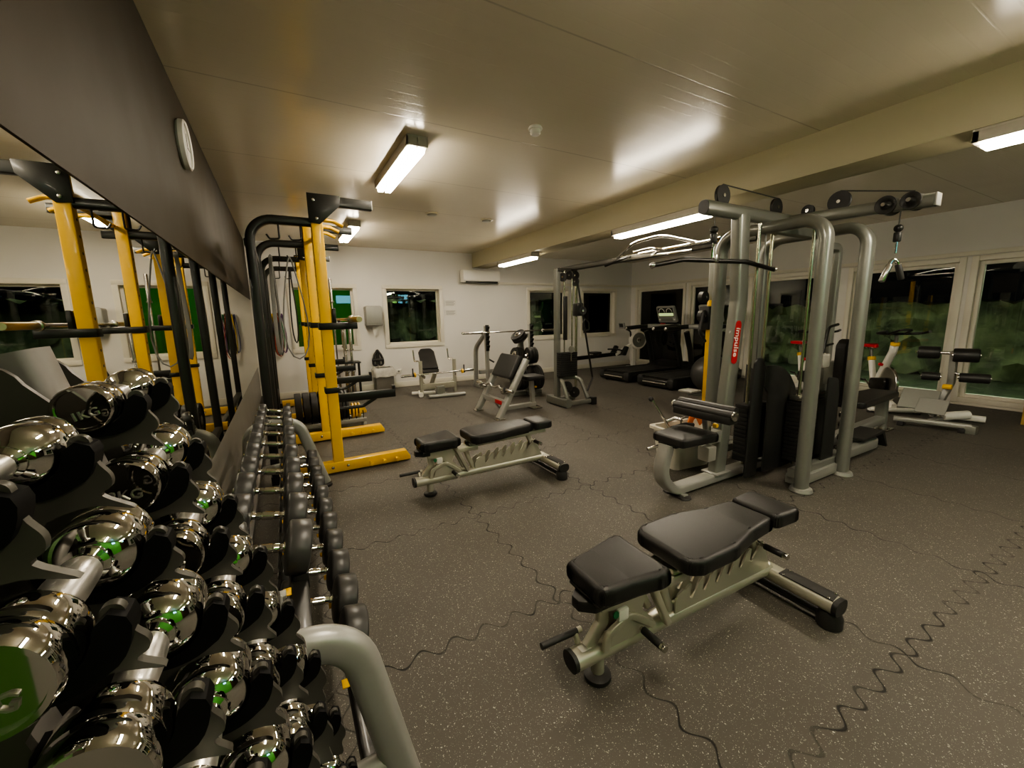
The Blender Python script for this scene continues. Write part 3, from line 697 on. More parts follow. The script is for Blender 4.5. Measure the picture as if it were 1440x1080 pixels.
# plate cart
pt = thing('plate_rack', 'low silver floor rack holding upright black bumper plates beside the racks', 'plate rack', (.45, 5.68, 0))
for y in (5.60, 5.80): MB().beam([(.03, y, .085), (.88, y, .085)], .04, .05).build('rail', 'lgrey', pt, True)
for x in (.06, .85): MB().bx(x - .02, x + .02, 5.56, 5.84, .0, .06, .004).build('foot', 'lgrey', pt, True)
for k in range(10): MB().tube([(.05 + k*.088, 5.60, .1), (.05 + k*.088, 5.60, .21)], .007, 8).build('divider_pin', 'black', pt, True)
def disc(name, r, w, m, label, loc, hub='satin', grp=None, rot=(0, 0, 0), ring=None):
    t = thing(name, label, 'weight plate', loc, 0, grp, rot)
    MB().lathe([(.026, -w*.42), (r*.45, -w*.42), (r*.5, -w*.3), (r*.8, -w*.3), (r*.86, -w/2), (r - .006, -w/2), (r, -w/2 + .006), (r, w/2 - .006), (r - .006, w/2), (r*.86, w/2), (r*.8, w*.3), (r*.5, w*.3), (r*.45, w*.42), (.026, w*.42)], (0, 0, 0), (1, 0, 0), 36).build('disc', m, t)
    MB().lathe([(.026, -w*.46), (.05, -w*.46), (.055, -w*.4), (.055, w*.4), (.05, w*.46), (.026, w*.46)], (0, 0, 0), (1, 0, 0), 20).build('hub', hub, t)
    if ring: MB().lathe([(r*.6, -w*.5), (r*.62, -w*.51), (r*.66, -w*.5)], (0, 0, 0), (1, 0, 0), 30).build('coloured_ring', ring, t)
    return t
g = 'bumper plates in the floor rack'
xs = [.095, .183, .271, .359, .447, .51, .56, .605, .648]; ws = [.075, .075, .075, .075, .055, .04, .04, .035, .032]
for i, (x, w) in enumerate(zip(xs, ws)):
    disc('bumper_plate', .195, w, 'rubber', 'black bumper plate upright in the floor rack, %s' % ('nearest the mirror' if i == 0 else '%s from the mirror' % ORD[i]), (x, 5.70, .305), 'satin', g, ring='yellow' if i in (1, 3) else None)
for i, x in enumerate((.72, .76, .80)):
    disc('change_plate', .10, .026, 'yellow', 'small yellow change plate at the open end of the floor rack, %s' % ['innermost', 'middle one', 'outermost'][i], (x, 5.66, .21), 'dark', 'yellow change plates')
# hanging bands
def band(label, pts, r, m, loc, flat=True, name='resistance_band', fil=.06):
    o = MB().sweep(pts, rrect(r*2.6, r*.9, r*.3) if flat else circ(r, 10), fil=fil, closed=False).build(name, m); tag(o, label, 'band', 'bands hanging up')
    return origin(o, V(pts[0]))
y0 = 5.12
def loop(x, y, zt, zb, w, ww=.03):
    n = 18
    return [(x - w*math.sin(2*PI*k/n)*(.25 + .75*((1 - math.cos(2*PI*k/n))/2)), y - ww*math.sin(2*PI*k/n), zt - (zt - zb)*(1 - math.cos(2*PI*k/n))/2) for k in range(n + 1)]
band('wide grey band looped on the hook of the near rack beside the mirror', loop(-.025, 5.06, 2.07, 1.05, .03), .014, 'bgrey', None, fil=0)
band('thin pale tube hanging in a long loop from the near rack hook', loop(.15, 5.10, 2.07, .98, .17, .05), .008, 'bgrey', None, False, fil=0)
band('black band hanging in a narrow loop from the far rack hook', loop(-.02, 6.33, 2.07, .95, .025), .012, 'rubber', None, fil=0)
band('dark tube hanging next to the yellow upright of the far rack', loop(.17, 6.33, 2.07, 1.1, .05, .02), .009, 'rubber', None, False, fil=0)
hk = MB().bx(-.13, .0, YB - .02, YB, 1.49, 1.53, .004).tube([(-.10, YB - .01, 1.51), (-.10, YB - .10, 1.51), (-.10, YB - .115, 1.54)], .008).tube([(-.03, YB - .01, 1.51), (-.03, YB - .10, 1.51), (-.03, YB - .115, 1.54)], .008).build('wall_hook', 'satin')
tag(hk, 'double steel wall hook in the left corner carrying coloured bands', 'hook'); origin(hk, (-.065, YB, 1.51))
for i, (x, y, w, zb, r, m, l) in enumerate(((-.065, 8.33, .075, .80, .022, 'rubber', 'broad black band in the middle of the corner hook'), (-.12, 8.36, .05, .86, .012, 'byel', 'yellow band on the left of the corner hook'), (.0, 8.36, .05, .9, .013, 'bgreen', 'green band on the corner hook behind the black one'),
        (.03, 8.34, .055, .84, .014, 'purple', 'purple band on the right of the corner hook'), (-.05, 8.31, .09, .78, .010, 'bred', 'orange red band lowest on the corner hook'), (-.16, 8.38, .05, .88, .012, 'blue', 'dark blue band at the left edge of the corner hook'))):
    band(l, loop(x, y, 1.525, zb, w, .012), r, m, None, fil=0)
# ================================================================== multi-gym and benches
def pad(poly, z0, z1, bev=.022, M=None): return MB().prism(poly, 'z', z0, z1, bev, 4, M)
def smooth_poly(pts, r, n=5):
    P = [V((p[0], p[1], 0)) for p in pts]; out = []
    N = len(P)
    for i in range(N):
        rr = r[i] if isinstance(r, (list, tuple)) else r
        seg = fillet([P[i-1], P[i], P[(i+1) % N]], rr, n)[1:-1]
        out += [(q.x, q.y) for q in seg] if seg else [(P[i].x, P[i].y)]
    return out
# ---- adjustable benches (local: seat end at x=0, floor z=0)
def flat_bench(label):
    t = thing('adjustable_bench', label, 'bench', (0, 0, 0), 0, 'adjustable benches on the mat floor')
    seat = smooth_poly([(.045, -.095), (.075, -.112), (.17, -.125), (.30, -.150), (.345, -.142), (.345, .142), (.30, .150), (.17, .125), (.075, .112), (.045, .095)], [.03, .05, .1, .05, .03, .03, .05, .1, .05, .03])
    Ms = Matrix.Translation((0, 0, .385)) @ Matrix.Rotation(math.radians(-3), 4, 'Y')
    s = MB().prism(seat, 'z', 0, .078, .024, 4, Ms).build('seat', 'vinyl', t)
    MB().prism([(.05, -.09), (.32, -.12), (.32, .12), (.05, .09)], 'z', -.012, .001, .002, 1, Ms).build('seat_board', 'dark', s)
    back = smooth_poly([(.44, -.135), (.50, -.165), (.70, -.165), (.86, -.125), (.985, -.112), (1.035, -.105), (1.035, .105), (.985, .112), (.86, .125), (.70, .165), (.50, .165), (.44, .135)], [.05, .06, .12, .15, .05, .025, .025, .05, .15, .12, .06, .05])
    Mb = Matrix.Translation((0, 0, .385)) @ Matrix.Rotation(math.radians(-1.2), 4, 'Y')
    bk = MB().prism(back, 'z', 0, .075, .022, 4, Mb).build('backrest', 'vinyl', t)
    MB().prism([(.48, -.12), (1.0, -.085), (1.0, .085), (.48, .12)], 'z', -.012, .001, .002, 1, Mb).build('back_board', 'dark', bk)
    hp = smooth_poly([(1.055, -.115), (1.225, -.125), (1.225, .125), (1.055, .115)], .03)
    MB().prism(hp, 'z', .004, .075, .018, 4, Mb).build('head_pad', 'vinyl', t)
    MB().sweep([(0, 0, .13), (1.19, 0, .13)], rrect(.085, .07, .034, 5)).build('main_tube', 'silver', t)
    MB().sweep([(-.012, 0, .13), (.004, 0, .13)], rrect(.088, .073, .035, 5)).build('tube_cap', 'dark', t)
    MB().prism([(.03, -.02), (.075, -.02), (.075, .012), (.03, .012)], 'z', .1652, .166).build('paper_sticker', 'paper', t)
    # front foot and rear T
    MB().cyl((.12, 0, .03), (.12, 0, .11), .026).build('front_post', 'silver', t)
    MB().lathe([(.048, 0), (.052, .006), (.052, .022), (.03, .034)], (.12, 0, 0)).build('rubber_foot', 'rubber', t)
    tb = MB().sweep([(1.20, -.315, .11), (1.20, .315, .11)], rrect(.095, .065, .028, 5)).build('rear_crossbar', 'silver', t)
    for q in (-1, 1):
        MB().sweep([(1.20, q*.31, .11), (1.20, q*.33, .11)], rrect(.098, .068, .029, 5)).build('end_cap', 'dark', tb)
        MB().prism([(1.165, q*.08), (1.235, q*.08), (1.235, q*.30), (1.165, q*.31)], 'z', .1425, .147, .001).build('foot_tread', 'matdk', tb)
        MB().lathe([(.045, 0), (.05, .006), (.05, .05), (.038, .08)], (1.20, q*.29, 0)).build('rubber_foot', 'rubber', tb)
        for a, b in ((.10, 1.172), (.10, 1.228), (.29, 1.172), (.29, 1.228)): MB().lathe([(.006, 0), (.005, .003), (.001, .004)], (b, q*a, .147)).build('screw', 'satin', tb)
    MB().prism([(1.20 - .03, -.29), (1.23, -.29), (1.23, .29), (1.17, .29)], 'z', .035, .045, 0).build('lower_strap', 'dark', tb)
    # notched ladder plates
    prof = [(.50, .155), (.50, .20), (.515, .235), (.545, .25)]
    x = .56
    while x < 1.02:
        zt = .245 + (x - .56)*.10
        prof += [(x, zt), (x + .018, zt + .016), (x + .034, zt + .012), (x + .026, zt - .045), (x + .042, zt - .055), (x + .060, zt - .03)]
        x += .082
    prof += [(1.09, .315), (1.12, .25), (1.16, .155)]
    for y in (-.034, .034): MB().prism(prof, 'y', y - .004, y + .004, 0).build('ladder_plate', 'silver', t)
    # back frame tubes, slider
    for y in (-.05, .05): MB().beam([(.45, y, .365), (1.19, y, .383)], .022, .035).build('back_rail', 'silver', t)
    MB().prism([(.34, -.07), (.52, -.07), (.52, .07), (.34, .07)], 'z', .325, .36, .004).build('hinge_box', 'silver', t)
    MB().beam([(.42, 0, .345), (.50, 0, .15)], .035, .05, up=(0, 1, 0)).build('hinge_post', 'silver', t)
    MB().beam([(.335, -.055, .36), (.43, -.055, .16)], .03, .035, up=(0, 1, 0)).build('seat_post', 'silver', t)
    MB().beam([(.335, .055, .36), (.43, .055, .16)], .03, .035, up=(0, 1, 0)).build('seat_post', 'silver', t)
    MB().beam([(1.03, 0, .36), (1.06, 0, .30), (1.12, 0, .16)], .04, .04, up=(0, 1, 0)).build('prop_strut', 'silver', t)
    # seat mechanism
    for y in (-.04, .04):
        MB().prism([(.10, .36), (.30, .37), (.33, .33), (.30, .26), (.36, .20), (.38, .155), (.14, .155), (.16, .21), (.24, .27), (.20, .30), (.10, .32)], 'y', y - .004, y + .004, 0).build('seat_bracket', 'silver', t)
    MB().sweep([(.12, -.045, .155), (.13, -.045, .22), (.24, -.045, .26), (.36, -.045, .17)], rrect(.02, .03, .006), fil=.05).build('guide_arch', 'silver', t)
    MB().sweep([(.07, 0, .16), (.14, 0, .24), (.13, 0, .36)], rrect(.05, .03, .008), up=(0, 1, 0), fil=.03).build('seat_stem', 'silver', t)
    MB().box((.19, -.055, .29), (.05, .022, .05), .008).build('adjustment_block', 'white', t)
    MB().cyl((.155, -.056, .30), (.155, -.062, .30), .014).build('green_button', 'bgreen', t)
    MB().prism([(.01, -.02), (.06, -.06), (.12, -.06), (.12, .06), (.06, .06), (.01, .02)], 'z', .34, .385, .006).build('seat_base', 'dark', t)
    # handles
    h = MB().tube([(.06, .055, .19), (-.10, .055, .19)], .013).build('carry_handle', 'rubber', t)
    MB().tube([(.05, .03, .15), (.05, .055, .19), (.08, .055, .19)], .012, 10, .01).build('handle_bracket', 'silver', h)
    for (x, z, l) in ((.30, .175, .15), (1.075, .30, .14)):
        k = MB().tube([(x, -.02, z), (x, -.055, z)], .009).build('lever_pin', 'satin', t)
        MB().cyl((x, -.055, z), (x, -.055 - l*.6, z), .015, .003).build('lever_grip', 'rubber', k)
        MB().cyl((x, -.055 - l*.6, z), (x, -.055 - l*.6 - .022, z), .0145, .003).build('lever_tip', 'satin', k)
    MB().cyl((1.075, -.03, .30), (1.075, .03, .30), .012).build('axle', 'satin', t)
    return t
fb = flat_bench('black-padded adjustable bench with a pale metal frame in the foreground')
fb.location = (.825, 1.065, 0); fb.rotation_euler = (0, 0, math.radians(-1.5))
dup(fb, (.795, 3.025, 0), math.radians(0), 'black-padded adjustable bench farther back, between the yellow rack and the curl bench')

# ---- multi-gym with cable crossover (world coordinates)
G = thing('multi_gym', 'large grey cable multi-gym with black shrouds and an overhead beam to a far tower', 'cable machine', (3.5, 2.0, 0))
def g(mb, name, m, par=None): return mb.build(name, m, par or G, True)
YB_ = 2.0
# lat station
g(MB().sweep([(2.42, YB_, .43), (2.35, YB_, .20), (2.50, YB_, .055), (2.9, YB_, .06), (4.1, YB_, .06)], rrect(.11, .07, .02, 4), up=(0, 0, 1), fil=.16), 'base_beam', 'lgrey')
for y in (1.93, 2.07):
    g(MB().lathe([(.045, 0), (.05, .005), (.045, .014), (.02, .02)], (2.56, y, 0)), 'rubber_foot', 'rubber')
g(MB().bx(2.54, 2.59, 1.92, 2.08, .015, .03, .003), 'foot_bracket', 'lgrey')
ua = g(MB().beam([(3.035, YB_, .09), (3.18, YB_, 1.48), (3.135, YB_, 2.12)], .085, .13, up=(1, 0, 0), fil=.2, r=.02), 'lat_upright', 'grey')
g(MB().bx(2.94, 3.13, YB_ - .075, YB_ + .075, .093, .105, .003), 'upright_flange', 'lgrey')
lab = MB().prism(smooth_poly([(-.035, -.17), (.035, -.17), (.035, .17), (-.035, .17)], .034), 'z', 0, .003)
Ml = Matrix.Translation((3.118, YB_ - .0435, 1.16)) @ Matrix.Rotation(math.radians(6), 4, 'Y') @ Matrix.Rotation(PI/2, 4, 'X')
lb = g(lab.xf(Ml), 'maker_label', 'red', ua)
g(text_mb('impulse', .075, .0008, Ml @ Matrix.Translation((0, 0, .0035)) @ Matrix.Rotation(-PI/2, 4, 'Z'), .0006), 'label_lettering', 'wht', ua)
st = g(pad(smooth_poly([(2.41, 1.85), (2.76, 1.82), (2.80, 1.85), (2.80, 2.13), (2.76, 2.16), (2.41, 2.13)], .03), .435, .505, .02), 'seat', 'vinyl')
g(MB().bx(2.42, 2.70, 1.92, 2.08, .42, .437, .003), 'seat_plate', 'dark', st)
g(MB().tube([(2.52, 2.05, .425), (2.42, 2.08, .40), (2.33, 2.10, .385)], .012), 'seat_lever', 'satin', st)
g(MB().tube([(2.74, 1.70, .665), (2.74, 2.20, .665)], .034, 16).tube([(2.80, 1.72, .69), (2.80, 2.20, .69)], .032, 16), 'thigh_roller', 'vinyl')
g(MB().bx(2.70, 2.80, 1.70, 2.19, .60, .66, .012), 'thigh_pad_base', 'dark')
for y in (1.69, 2.205): g(MB().cyl((2.74, y - .008, .665), (2.74, y + .008, .665), .035, .004), 'roller_cap', 'satin')
hs = g(MB().beam([(2.78, YB_, .63), (2.86, YB_, .60), (2.90, YB_, .36)], .05, .05, up=(0, 1, 0), fil=.03), 'roller_post', 'lgrey')
g(MB().bx(2.86, 3.07, YB_ - .04, YB_ + .04, .36, .46, .008), 'adjuster_sleeve', 'lgrey', hs)
g(MB().lathe([(.018, 0), (.02, .01), (.015, .03), (.004, .034)], (2.90, YB_ - .045, .52), (0, -1, 0)), 'adjuster_knob', 'yellow', hs)
g(MB().bx(2.85, 2.95, YB_ - .05, YB_ + .05, .22, .34, .01), 'pivot_block', 'gbox', hs)
lbm = g(MB().sweep([(2.70, YB_, 2.135), (3.98, YB_, 2.135)], rrect(.085, .10, .035, 5)), 'lat_beam', 'grey')
g(MB().sweep([(2.694, YB_, 2.135), (2.705, YB_, 2.135)], rrect(.080, .095, .033, 5)), 'beam_cap', 'dark', lbm)
def pulley(c, r, ax, par=None, w=.024):
    a = V(ax)
    p = g(MB().lathe([(.012, -w/2), (r*.5, -w*.4), (r*.82, -w/2), (r, -w/2), (r*.93, 0), (r, w/2), (r*.82, w/2), (r*.5, w*.4), (.012, w/2)], c, a, 28), 'pulley', 'dark', par)
    g(MB().lathe([(.013, -w*.8), (.013, w*.8)], c, a, 10), 'pulley_axle', 'satin', p)
    return p
pulley((2.90, YB_, 2.235), .075, (0, 1, 0)); pulley((3.60, YB_, 2.225), .07, (0, 1, 0))
g(MB().tube([(2.90, YB_, 2.312), (3.60, YB_, 2.295)], .005, 8), 'cable', 'cable')
g(MB().tube([(2.828, YB_, 2.235), (2.828, YB_, 1.98)], .004, 8), 'cable', 'cable')
g(MB().ball((2.828, YB_, 1.99), .028).cyl((2.828, YB_, 1.90), (2.828, YB_, 1.965), .024, .006), 'cable_stop', 'dark')
g(MB().tube([(2.828, YB_, 1.90), (2.828, YB_, 1.80)], .007).tube([(2.815, YB_, 1.85), (2.815, YB_, 1.79), (2.841, YB_, 1.79), (2.841, YB_, 1.85)], .006, 8, .01), 'carabiner', 'chrome')
th = math.radians(172); ux, uy = math.cos(th), math.sin(th)
def lp(s, dz): return (2.86 + ux*s, YB_ + uy*s, 1.775 + dz)
lt = g(MB().tube([lp(.56, -.045), lp(.30, 0), lp(-.32, 0), lp(-.62, -.05)], .017, 14, .12), 'lat_bar', 'black')
for s in (.575, -.635): g(MB().ball(lp(s, -.048), .021), 'bar_end', 'chrome', lt)
g(MB().bx(2.84, 2.88, YB_ - .02, YB_ + .02, 1.76, 1.82, .006), 'bar_swivel', 'satin', lt)
# two U-frames
for x in (3.43, 4.085):
    g(MB().sweep([(x, 1.545, .02), (x, 1.545, 2.045), (x, 2.34, 2.045), (x, 2.36, .02)], rrect(.085, .115, .04, 5), up=(1, 0, 0), fil=.15, n=9), 'u_frame', 'grey')
    for y in (1.545, 2.36): g(MB().lathe([(.075, 0), (.08, .006), (.072, .03), (.05, .034)], (x, y, 0)), 'rubber_foot', 'lgrey' if y < 2 else 'rubber')
for y, z in ((1.62, .12), (2.30, .12), (1.95, 2.045)): g(MB().beam([(3.43, y, z), (4.085, y, z)], .07, .07), 'cross_member', 'grey')
g(MB().bx(3.46, 4.05, 1.56, 1.68, .02, .10, .006), 'base_step', 'lgrey')
# triceps arm towards the camera
am = g(MB().sweep([(3.76, 2.32, 2.145), (3.76, 1.09, 2.085)], rrect(.085, .085, .03, 5)), 'pulldown_arm', 'grey')
g(MB().bx(3.72, 3.80, 1.075, 1.09, 2.045, 2.125, .004), 'arm_cap', 'lgrey', am)
pulley((3.76, 1.63, 2.20), .075, (1, 0, 0)); pulley((3.76, 1.33, 2.10), .06, (1, 0, 0), w=.12); pulley((3.76, 1.20, 2.10), .055, (1, 0, 0), w=.12); pulley((3.76, 1.84, 2.18), .045, (1, 0, 0))
g(MB().tube([(3.76, 1.63, 2.276), (3.76, 1.20, 2.165)], .005, 8), 'cable', 'cable')
g(MB().tube([(3.76, 1.262, 2.09), (3.76, 1.262, 1.95)], .004, 8), 'cable', 'cable')
g(MB().ball((3.76, 1.262, 1.94), .026).cyl((3.76, 1.262, 1.85), (3.76, 1.262, 1.915), .022, .006), 'cable_stop', 'dark')
g(MB().tube([(3.76, 1.262, 1.85), (3.76, 1.262, 1.775)], .007), 'carabiner', 'chrome')
vb = g(MB().tube([(3.71, 1.30, 1.60), (3.755, 1.262, 1.77), (3.80, 1.225, 1.61)], .012, 10, .02), 'pulldown_handle', 'chrome')
g(MB().cyl((3.708, 1.302, 1.585), (3.738, 1.277, 1.70), .019, .004), 'handle_grip', 'satin', vb); g(MB().cyl((3.80, 1.225, 1.595), (3.776, 1.245, 1.70), .019, .004), 'handle_grip', 'rubber', vb)
# weight stacks, guide rods, shrouds
def stack(x0, x1, y0, y1, z0, n, th_, par=None):
    for k in range(n): g(MB().bx(x0, x1, y0, y1, z0 + k*th_, z0 + (k + 1)*th_ - .003, .002), 'weight_plate', 'dark')
stack(3.30, 3.62, 1.93, 2.04, .14, 14, .035)
for x in (3.37, 3.55): g(MB().tube([(x, 1.985, .1), (x, 1.985, 2.08)], .013), 'guide_rod', 'rod')
g(MB().tube([(3.46, 1.985, .62), (3.46, 1.985, 2.15)], .006, 8), 'cable', 'cable')
g(MB().lathe([(.012, 0), (.014, .01), (.012, .03)], (3.36, 1.925, .585), (0, -1, 0)), 'selector_pin', 'yellow')
sh = [(3.155, .06), (3.325, .06), (3.335, .97), (3.30, 1.03), (3.24, 1.04), (3.19, 1.0)]
g(MB().prism(smooth_poly(sh, [.02, .02, .03, .03, .03, .03]), 'y', 1.835, 1.85, .004), 'shroud', 'dark')
sh = [(3.40, .06), (3.83, .06), (3.845, .64), (3.80, .76), (3.70, .87), (3.58, .94), (3.46, .965), (3.335, .97), (3.335, .80), (3.40, .74)]
g(MB().prism(smooth_poly(sh, [.03, .03, .1, .15, .15, .15, .1, .005, .02, .03]), 'y', 1.83, 1.845, .004), 'shroud', 'dark')
g(MB().prism([(1.84, .06), (2.30, .06), (2.30, .9), (1.84, .62)], 'x', 3.845, 3.86, .003), 'shroud_side', 'dark')
stack(3.66, 3.93, 1.70, 1.82, .14, 15, .034)
for x in (3.72, 3.87): g(MB().tube([(x, 1.76, .1), (x, 1.76, 2.08)], .011), 'guide_rod', 'rod')
g(MB().tube([(3.795, 1.76, .64), (3.795, 1.76, 2.1)], .005, 8), 'cable', 'cable')
g(MB().bx(3.68, 3.91, 1.705, 1.815, .655, .70, .006), 'stack_head', 'satin')
for k in range(6): g(MB().bx(3.78, 3.81, 1.692, 1.701, .16 + k*.068, .185 + k*.068, .002), 'stack_number', 'wht')
g(MB().prism(smooth_poly([(3.83, .07), (4.03, .07), (4.03, .70), (3.99, .84), (3.83, .86)], [.02, .02, .1, .05, .02]), 'y', 1.60, 1.615, .004), 'shroud', 'dark')
# east stack with tall side shroud, chest pad and grey counter box
stack(4.18, 4.42, 1.86, 1.98, .14, 15, .034)
for x in (4.22, 4.38): g(MB().tube([(x, 1.92, .1), (x, 1.92, 1.95)], .010), 'guide_rod', 'rod')
g(MB().prism(smooth_poly([(4.12, .08), (4.44, .08), (4.44, .60), (4.12, .60)], .03), 'y', 1.80, 1.815, .004), 'shroud', 'dark')
cp_ = g(MB().prism(smooth_poly([(4.10, .60), (4.34, .60), (4.34, 1.06), (4.28, 1.14), (4.16, 1.15), (4.10, 1.10)], [.04, .04, .08, .06, .05, .04]), 'y', 1.62, 1.70, .018), 'chest_pad', 'vinyl')
g(MB().bx(4.14, 4.30, 1.70, 1.78, .75, .95, .008), 'pad_mount', 'grey', cp_)
g(MB().bx(3.93, 4.06, 1.70, 1.80, .915, 1.03, .015), 'counter_box', 'gbox')
g(MB().tube([(4.04, 1.76, 1.0), (4.10, 1.76, 1.25), (4.26, 1.76, 1.27)], .012, 10, .06).tube([(4.06, 1.78, 1.08), (4.25, 1.78, 1.10)], .010), 'pull_handle', 'black')
g(MB().tube([(4.16, 1.62, .56), (4.155, 1.62, .10)], .006, 8), 'cable', 'chrome')
for z in (.5, .42, .30, .2): g(MB().ball((4.155, 1.62, z), .017, (1, 1, 1.6), 8), 'chain_link', 'chrome')
g(MB().beam([(4.085, 1.9, 1.95), (4.45, 1.9, 1.95), (4.45, 1.9, .08)], .06, .06, up=(0, 1, 0), fil=.06), 'rear_frame', 'grey')
# low row seat on the window side
g(MB().beam([(4.1, 1.96, .06), (6.0, 1.96, .12)], .10, .09, r=.02), 'row_beam', 'lgrey')
rp = g(pad(smooth_poly([(5.02, 1.77), (6.05, 1.83), (6.05, 2.09), (5.02, 2.15)], .04), .40, .47, .02), 'row_pad', 'vinyl')
g(MB().bx(5.10, 6.0, 1.88, 2.04, .375, .402, .004), 'pad_board', 'dark', rp)
g(MB().beam([(6.03, 1.96, .02), (6.0, 1.96, .40)], .12, .07, up=(1, 0, 0), r=.03), 'row_leg', 'grey')
g(MB().bx(5.93, 6.13, 1.86, 2.06, 0, .022, .006), 'row_foot', 'satin')
g(MB().sweep([(4.12, 1.66, .10), (5.02, 1.66, .10), (5.06, 1.90, .10), (4.12, 1.93, .10)], rrect(.09, .10, .02), fil=.08), 'foot_loop', 'lgrey')
g(MB().prism([(4.62, .205), (5.05, .225), (5.16, .05), (5.13, .045), (5.02, .195), (4.62, .18)], 'y', 1.60, 1.80, .004), 'foot_plate', 'matdk')
# crossover column, beam and far tower
g(MB().beam([(4.05, 2.80, 0.02), (4.05, 2.80, 2.09)], .11, .085, up=(0, 1, 0), r=.015), 'crossover_column', 'grey')
g(MB().beam([(3.95, 2.78, .05), (3.95, 2.78, 1.95)], .05, .06, up=(0, 1, 0)), 'adjustment_rail', 'grey')
g(MB().bx(3.915, 3.922, 2.755, 2.80, .42, 1.52, .001), 'yellow_scale', 'yellow')
tr = g(MB().bx(3.84, 3.98, 2.72, 2.84, 1.22, 1.46, .015), 'pulley_trolley', 'dark')
for z in (1.36, 1.55): pulley((3.82, 2.78, z), .06, (0, 1, 0), tr, .05)
g(MB().tube([(3.78, 2.74, 1.40), (3.72, 2.73, 1.20), (3.82, 2.73, 1.1)], .014, 10, .05), 'trolley_handle', 'rubber', tr)
g(MB().beam([(4.0, 2.30, .06), (4.05, 2.95, .06)], .09, .08), 'column_base', 'grey')
g(MB().tube([(4.25, 2.90, .05), (4.25, 2.92, .40), (4.16, 3.0, .46), (4.05, 3.08, .47)], .022, 12, .06), 'foot_rest', 'lgrey')
g(MB().bx(3.98, 4.16, 2.98, 3.16, .49, .515, .006), 'foot_rest_plate', 'gbox')
bm_ = g(MB().sweep([(4.05, 2.4, 2.10), (4.02, 3.1, 2.10), (3.93, 5.36, 2.10)], rrect(.07, .075, .015), fil=.1), 'overhead_beam', 'plate')  # darker than the grey frame: silhouette shade put into the colour
g(MB().tube([(3.98, 2.72, 2.13), (3.98, 4.12, 2.13)], .024, 14), 'pull_up_bar', 'chrome')
g(MB().tube([(3.98, 3.0, 2.14), (3.82, 3.35, 2.26), (3.80, 3.75, 2.24), (3.93, 4.15, 2.13)], .017, 12, .4), 'pull_up_grip', 'chrome')
g(MB().tube([(3.95, 3.45, 2.13), (3.82, 3.50, 2.14), (3.78, 3.72, 2.12)], .016, 12, .06), 'pull_up_grip', 'chrome')
g(MB().tube([(3.98, 3.55, 2.12), (3.84, 3.52, 2.06), (3.80, 3.20, 2.04), (3.83, 2.95, 2.04)], .017, 12, .08), 'pull_up_grip', 'chrome')
g(MB().tube([(3.95, 3.95, 2.12), (3.80, 3.98, 2.07), (3.76, 4.2, 2.02)], .016, 12, .08), 'pull_up_grip', 'black')
for x, y in ((3.72, 2.72), ): g(MB().bx(3.90, 4.02, 2.68, 2.76, 2.09, 2.18, .01), 'bar_clamp', 'chrome')
# tower frame
tx0, tx1, ty0, ty1 = 3.66, 4.16, 4.93, 5.40
g(MB().beam([(tx0 + .03, ty0 - .06, .075), (tx0 + .03, ty1, .075)], .10, .13, r=.02), 'tower_base', 'grey')
g(MB().beam([(tx0, ty0, .06), (tx1, ty0, .06)], .07, .07, r=.02), 'tower_base', 'grey'); g(MB().beam([(tx0, ty1 - .05, .05), (tx1, ty1 - .05, .05)], .07, .07), 'tower_base', 'grey')
g(MB().bx(tx1 - .02, tx1 + .07, ty0 - .07, ty0 + .08, .0, .12, .012), 'tower_foot', 'dark')
g(MB().tube([(3.74, 4.95, .09), (3.70, 5.05, .38), (3.74, 5.14, .43), (3.98, 5.14, .43), (4.06, 5.08, .40), (4.12, 4.95, .10)], .032, 12, .08), 'tower_hoop', 'grey')
g(MB().beam([(3.70, 5.19, .10), (3.70, 5.19, 2.08)], .075, .085, up=(0, 1, 0)), 'tower_column', 'grey')
g(MB().bx(3.77, 3.83, 5.10, 5.13, 1.02, 1.68, .003), 'tower_number_plate', 'dark')
for k in range(11): g(MB().bx(3.665, 3.985, 5.05, 5.17, .46 + k*.034, .46 + k*.034 + .031, .002), 'weight_plate', 'dark')
for x in (3.785, 3.93): g(MB().tube([(x, 5.12, .44), (x, 5.12, 2.05)], .011), 'guide_rod', 'rod')
g(MB().tube([(4.01, 5.12, .10), (4.01, 5.12, 2.05)], .020, 12), 'adjustment_rail', 'rod')
for x, z in ((3.76, 1.96), (3.88, 1.99), (3.99, 1.99), (3.99, 1.90)): pulley((x, 5.12, z), .065, (1, .35, 0))
for x, z in ((3.79, .30), (3.93, .20)): pulley((x, 5.05, z), .085, (1, .6, 0))
g(MB().beam([(3.69, 5.14, 2.07), (4.02, 5.14, 2.07)], .06, .05), 'tower_top', 'plate')  # dark colour carries the same silhouette shade as the overhead beam
tr = g(MB().bx(3.97, 4.09, 5.04, 5.16, 1.38, 1.58, .015), 'pulley_trolley', 'dark')
pulley((4.06, 5.03, 1.46), .06, (.4, 1, 0), tr, .05)
g(MB().tube([(4.09, 5.0, 1.34), (4.05, 5.0, 1.27), (4.05, 5.0, 1.16), (4.17, 5.0, 1.16), (4.17, 5.0, 1.27), (4.09, 5.0, 1.34)], .010, 10, .02), 'hand_grip', 'dark', tr)
g(MB().tube([(3.98, 5.06, 1.93), (4.12, 4.98, .95), (4.20, 4.94, .42), (4.08, 4.92, .22)], .015, 10, .05), 'bent_lever', 'black')
g(MB().lathe([(.001, 0), (.05, .004), (.05, .02), (.001, .024)], (3.84, 5.02, .88), (1, .3, 0), 24), 'hanging_disc', 'grey')
g(MB().tube([(3.84, 5.02, .83), (3.84, 5.02, .70)], .012), 'disc_stem', 'satin')

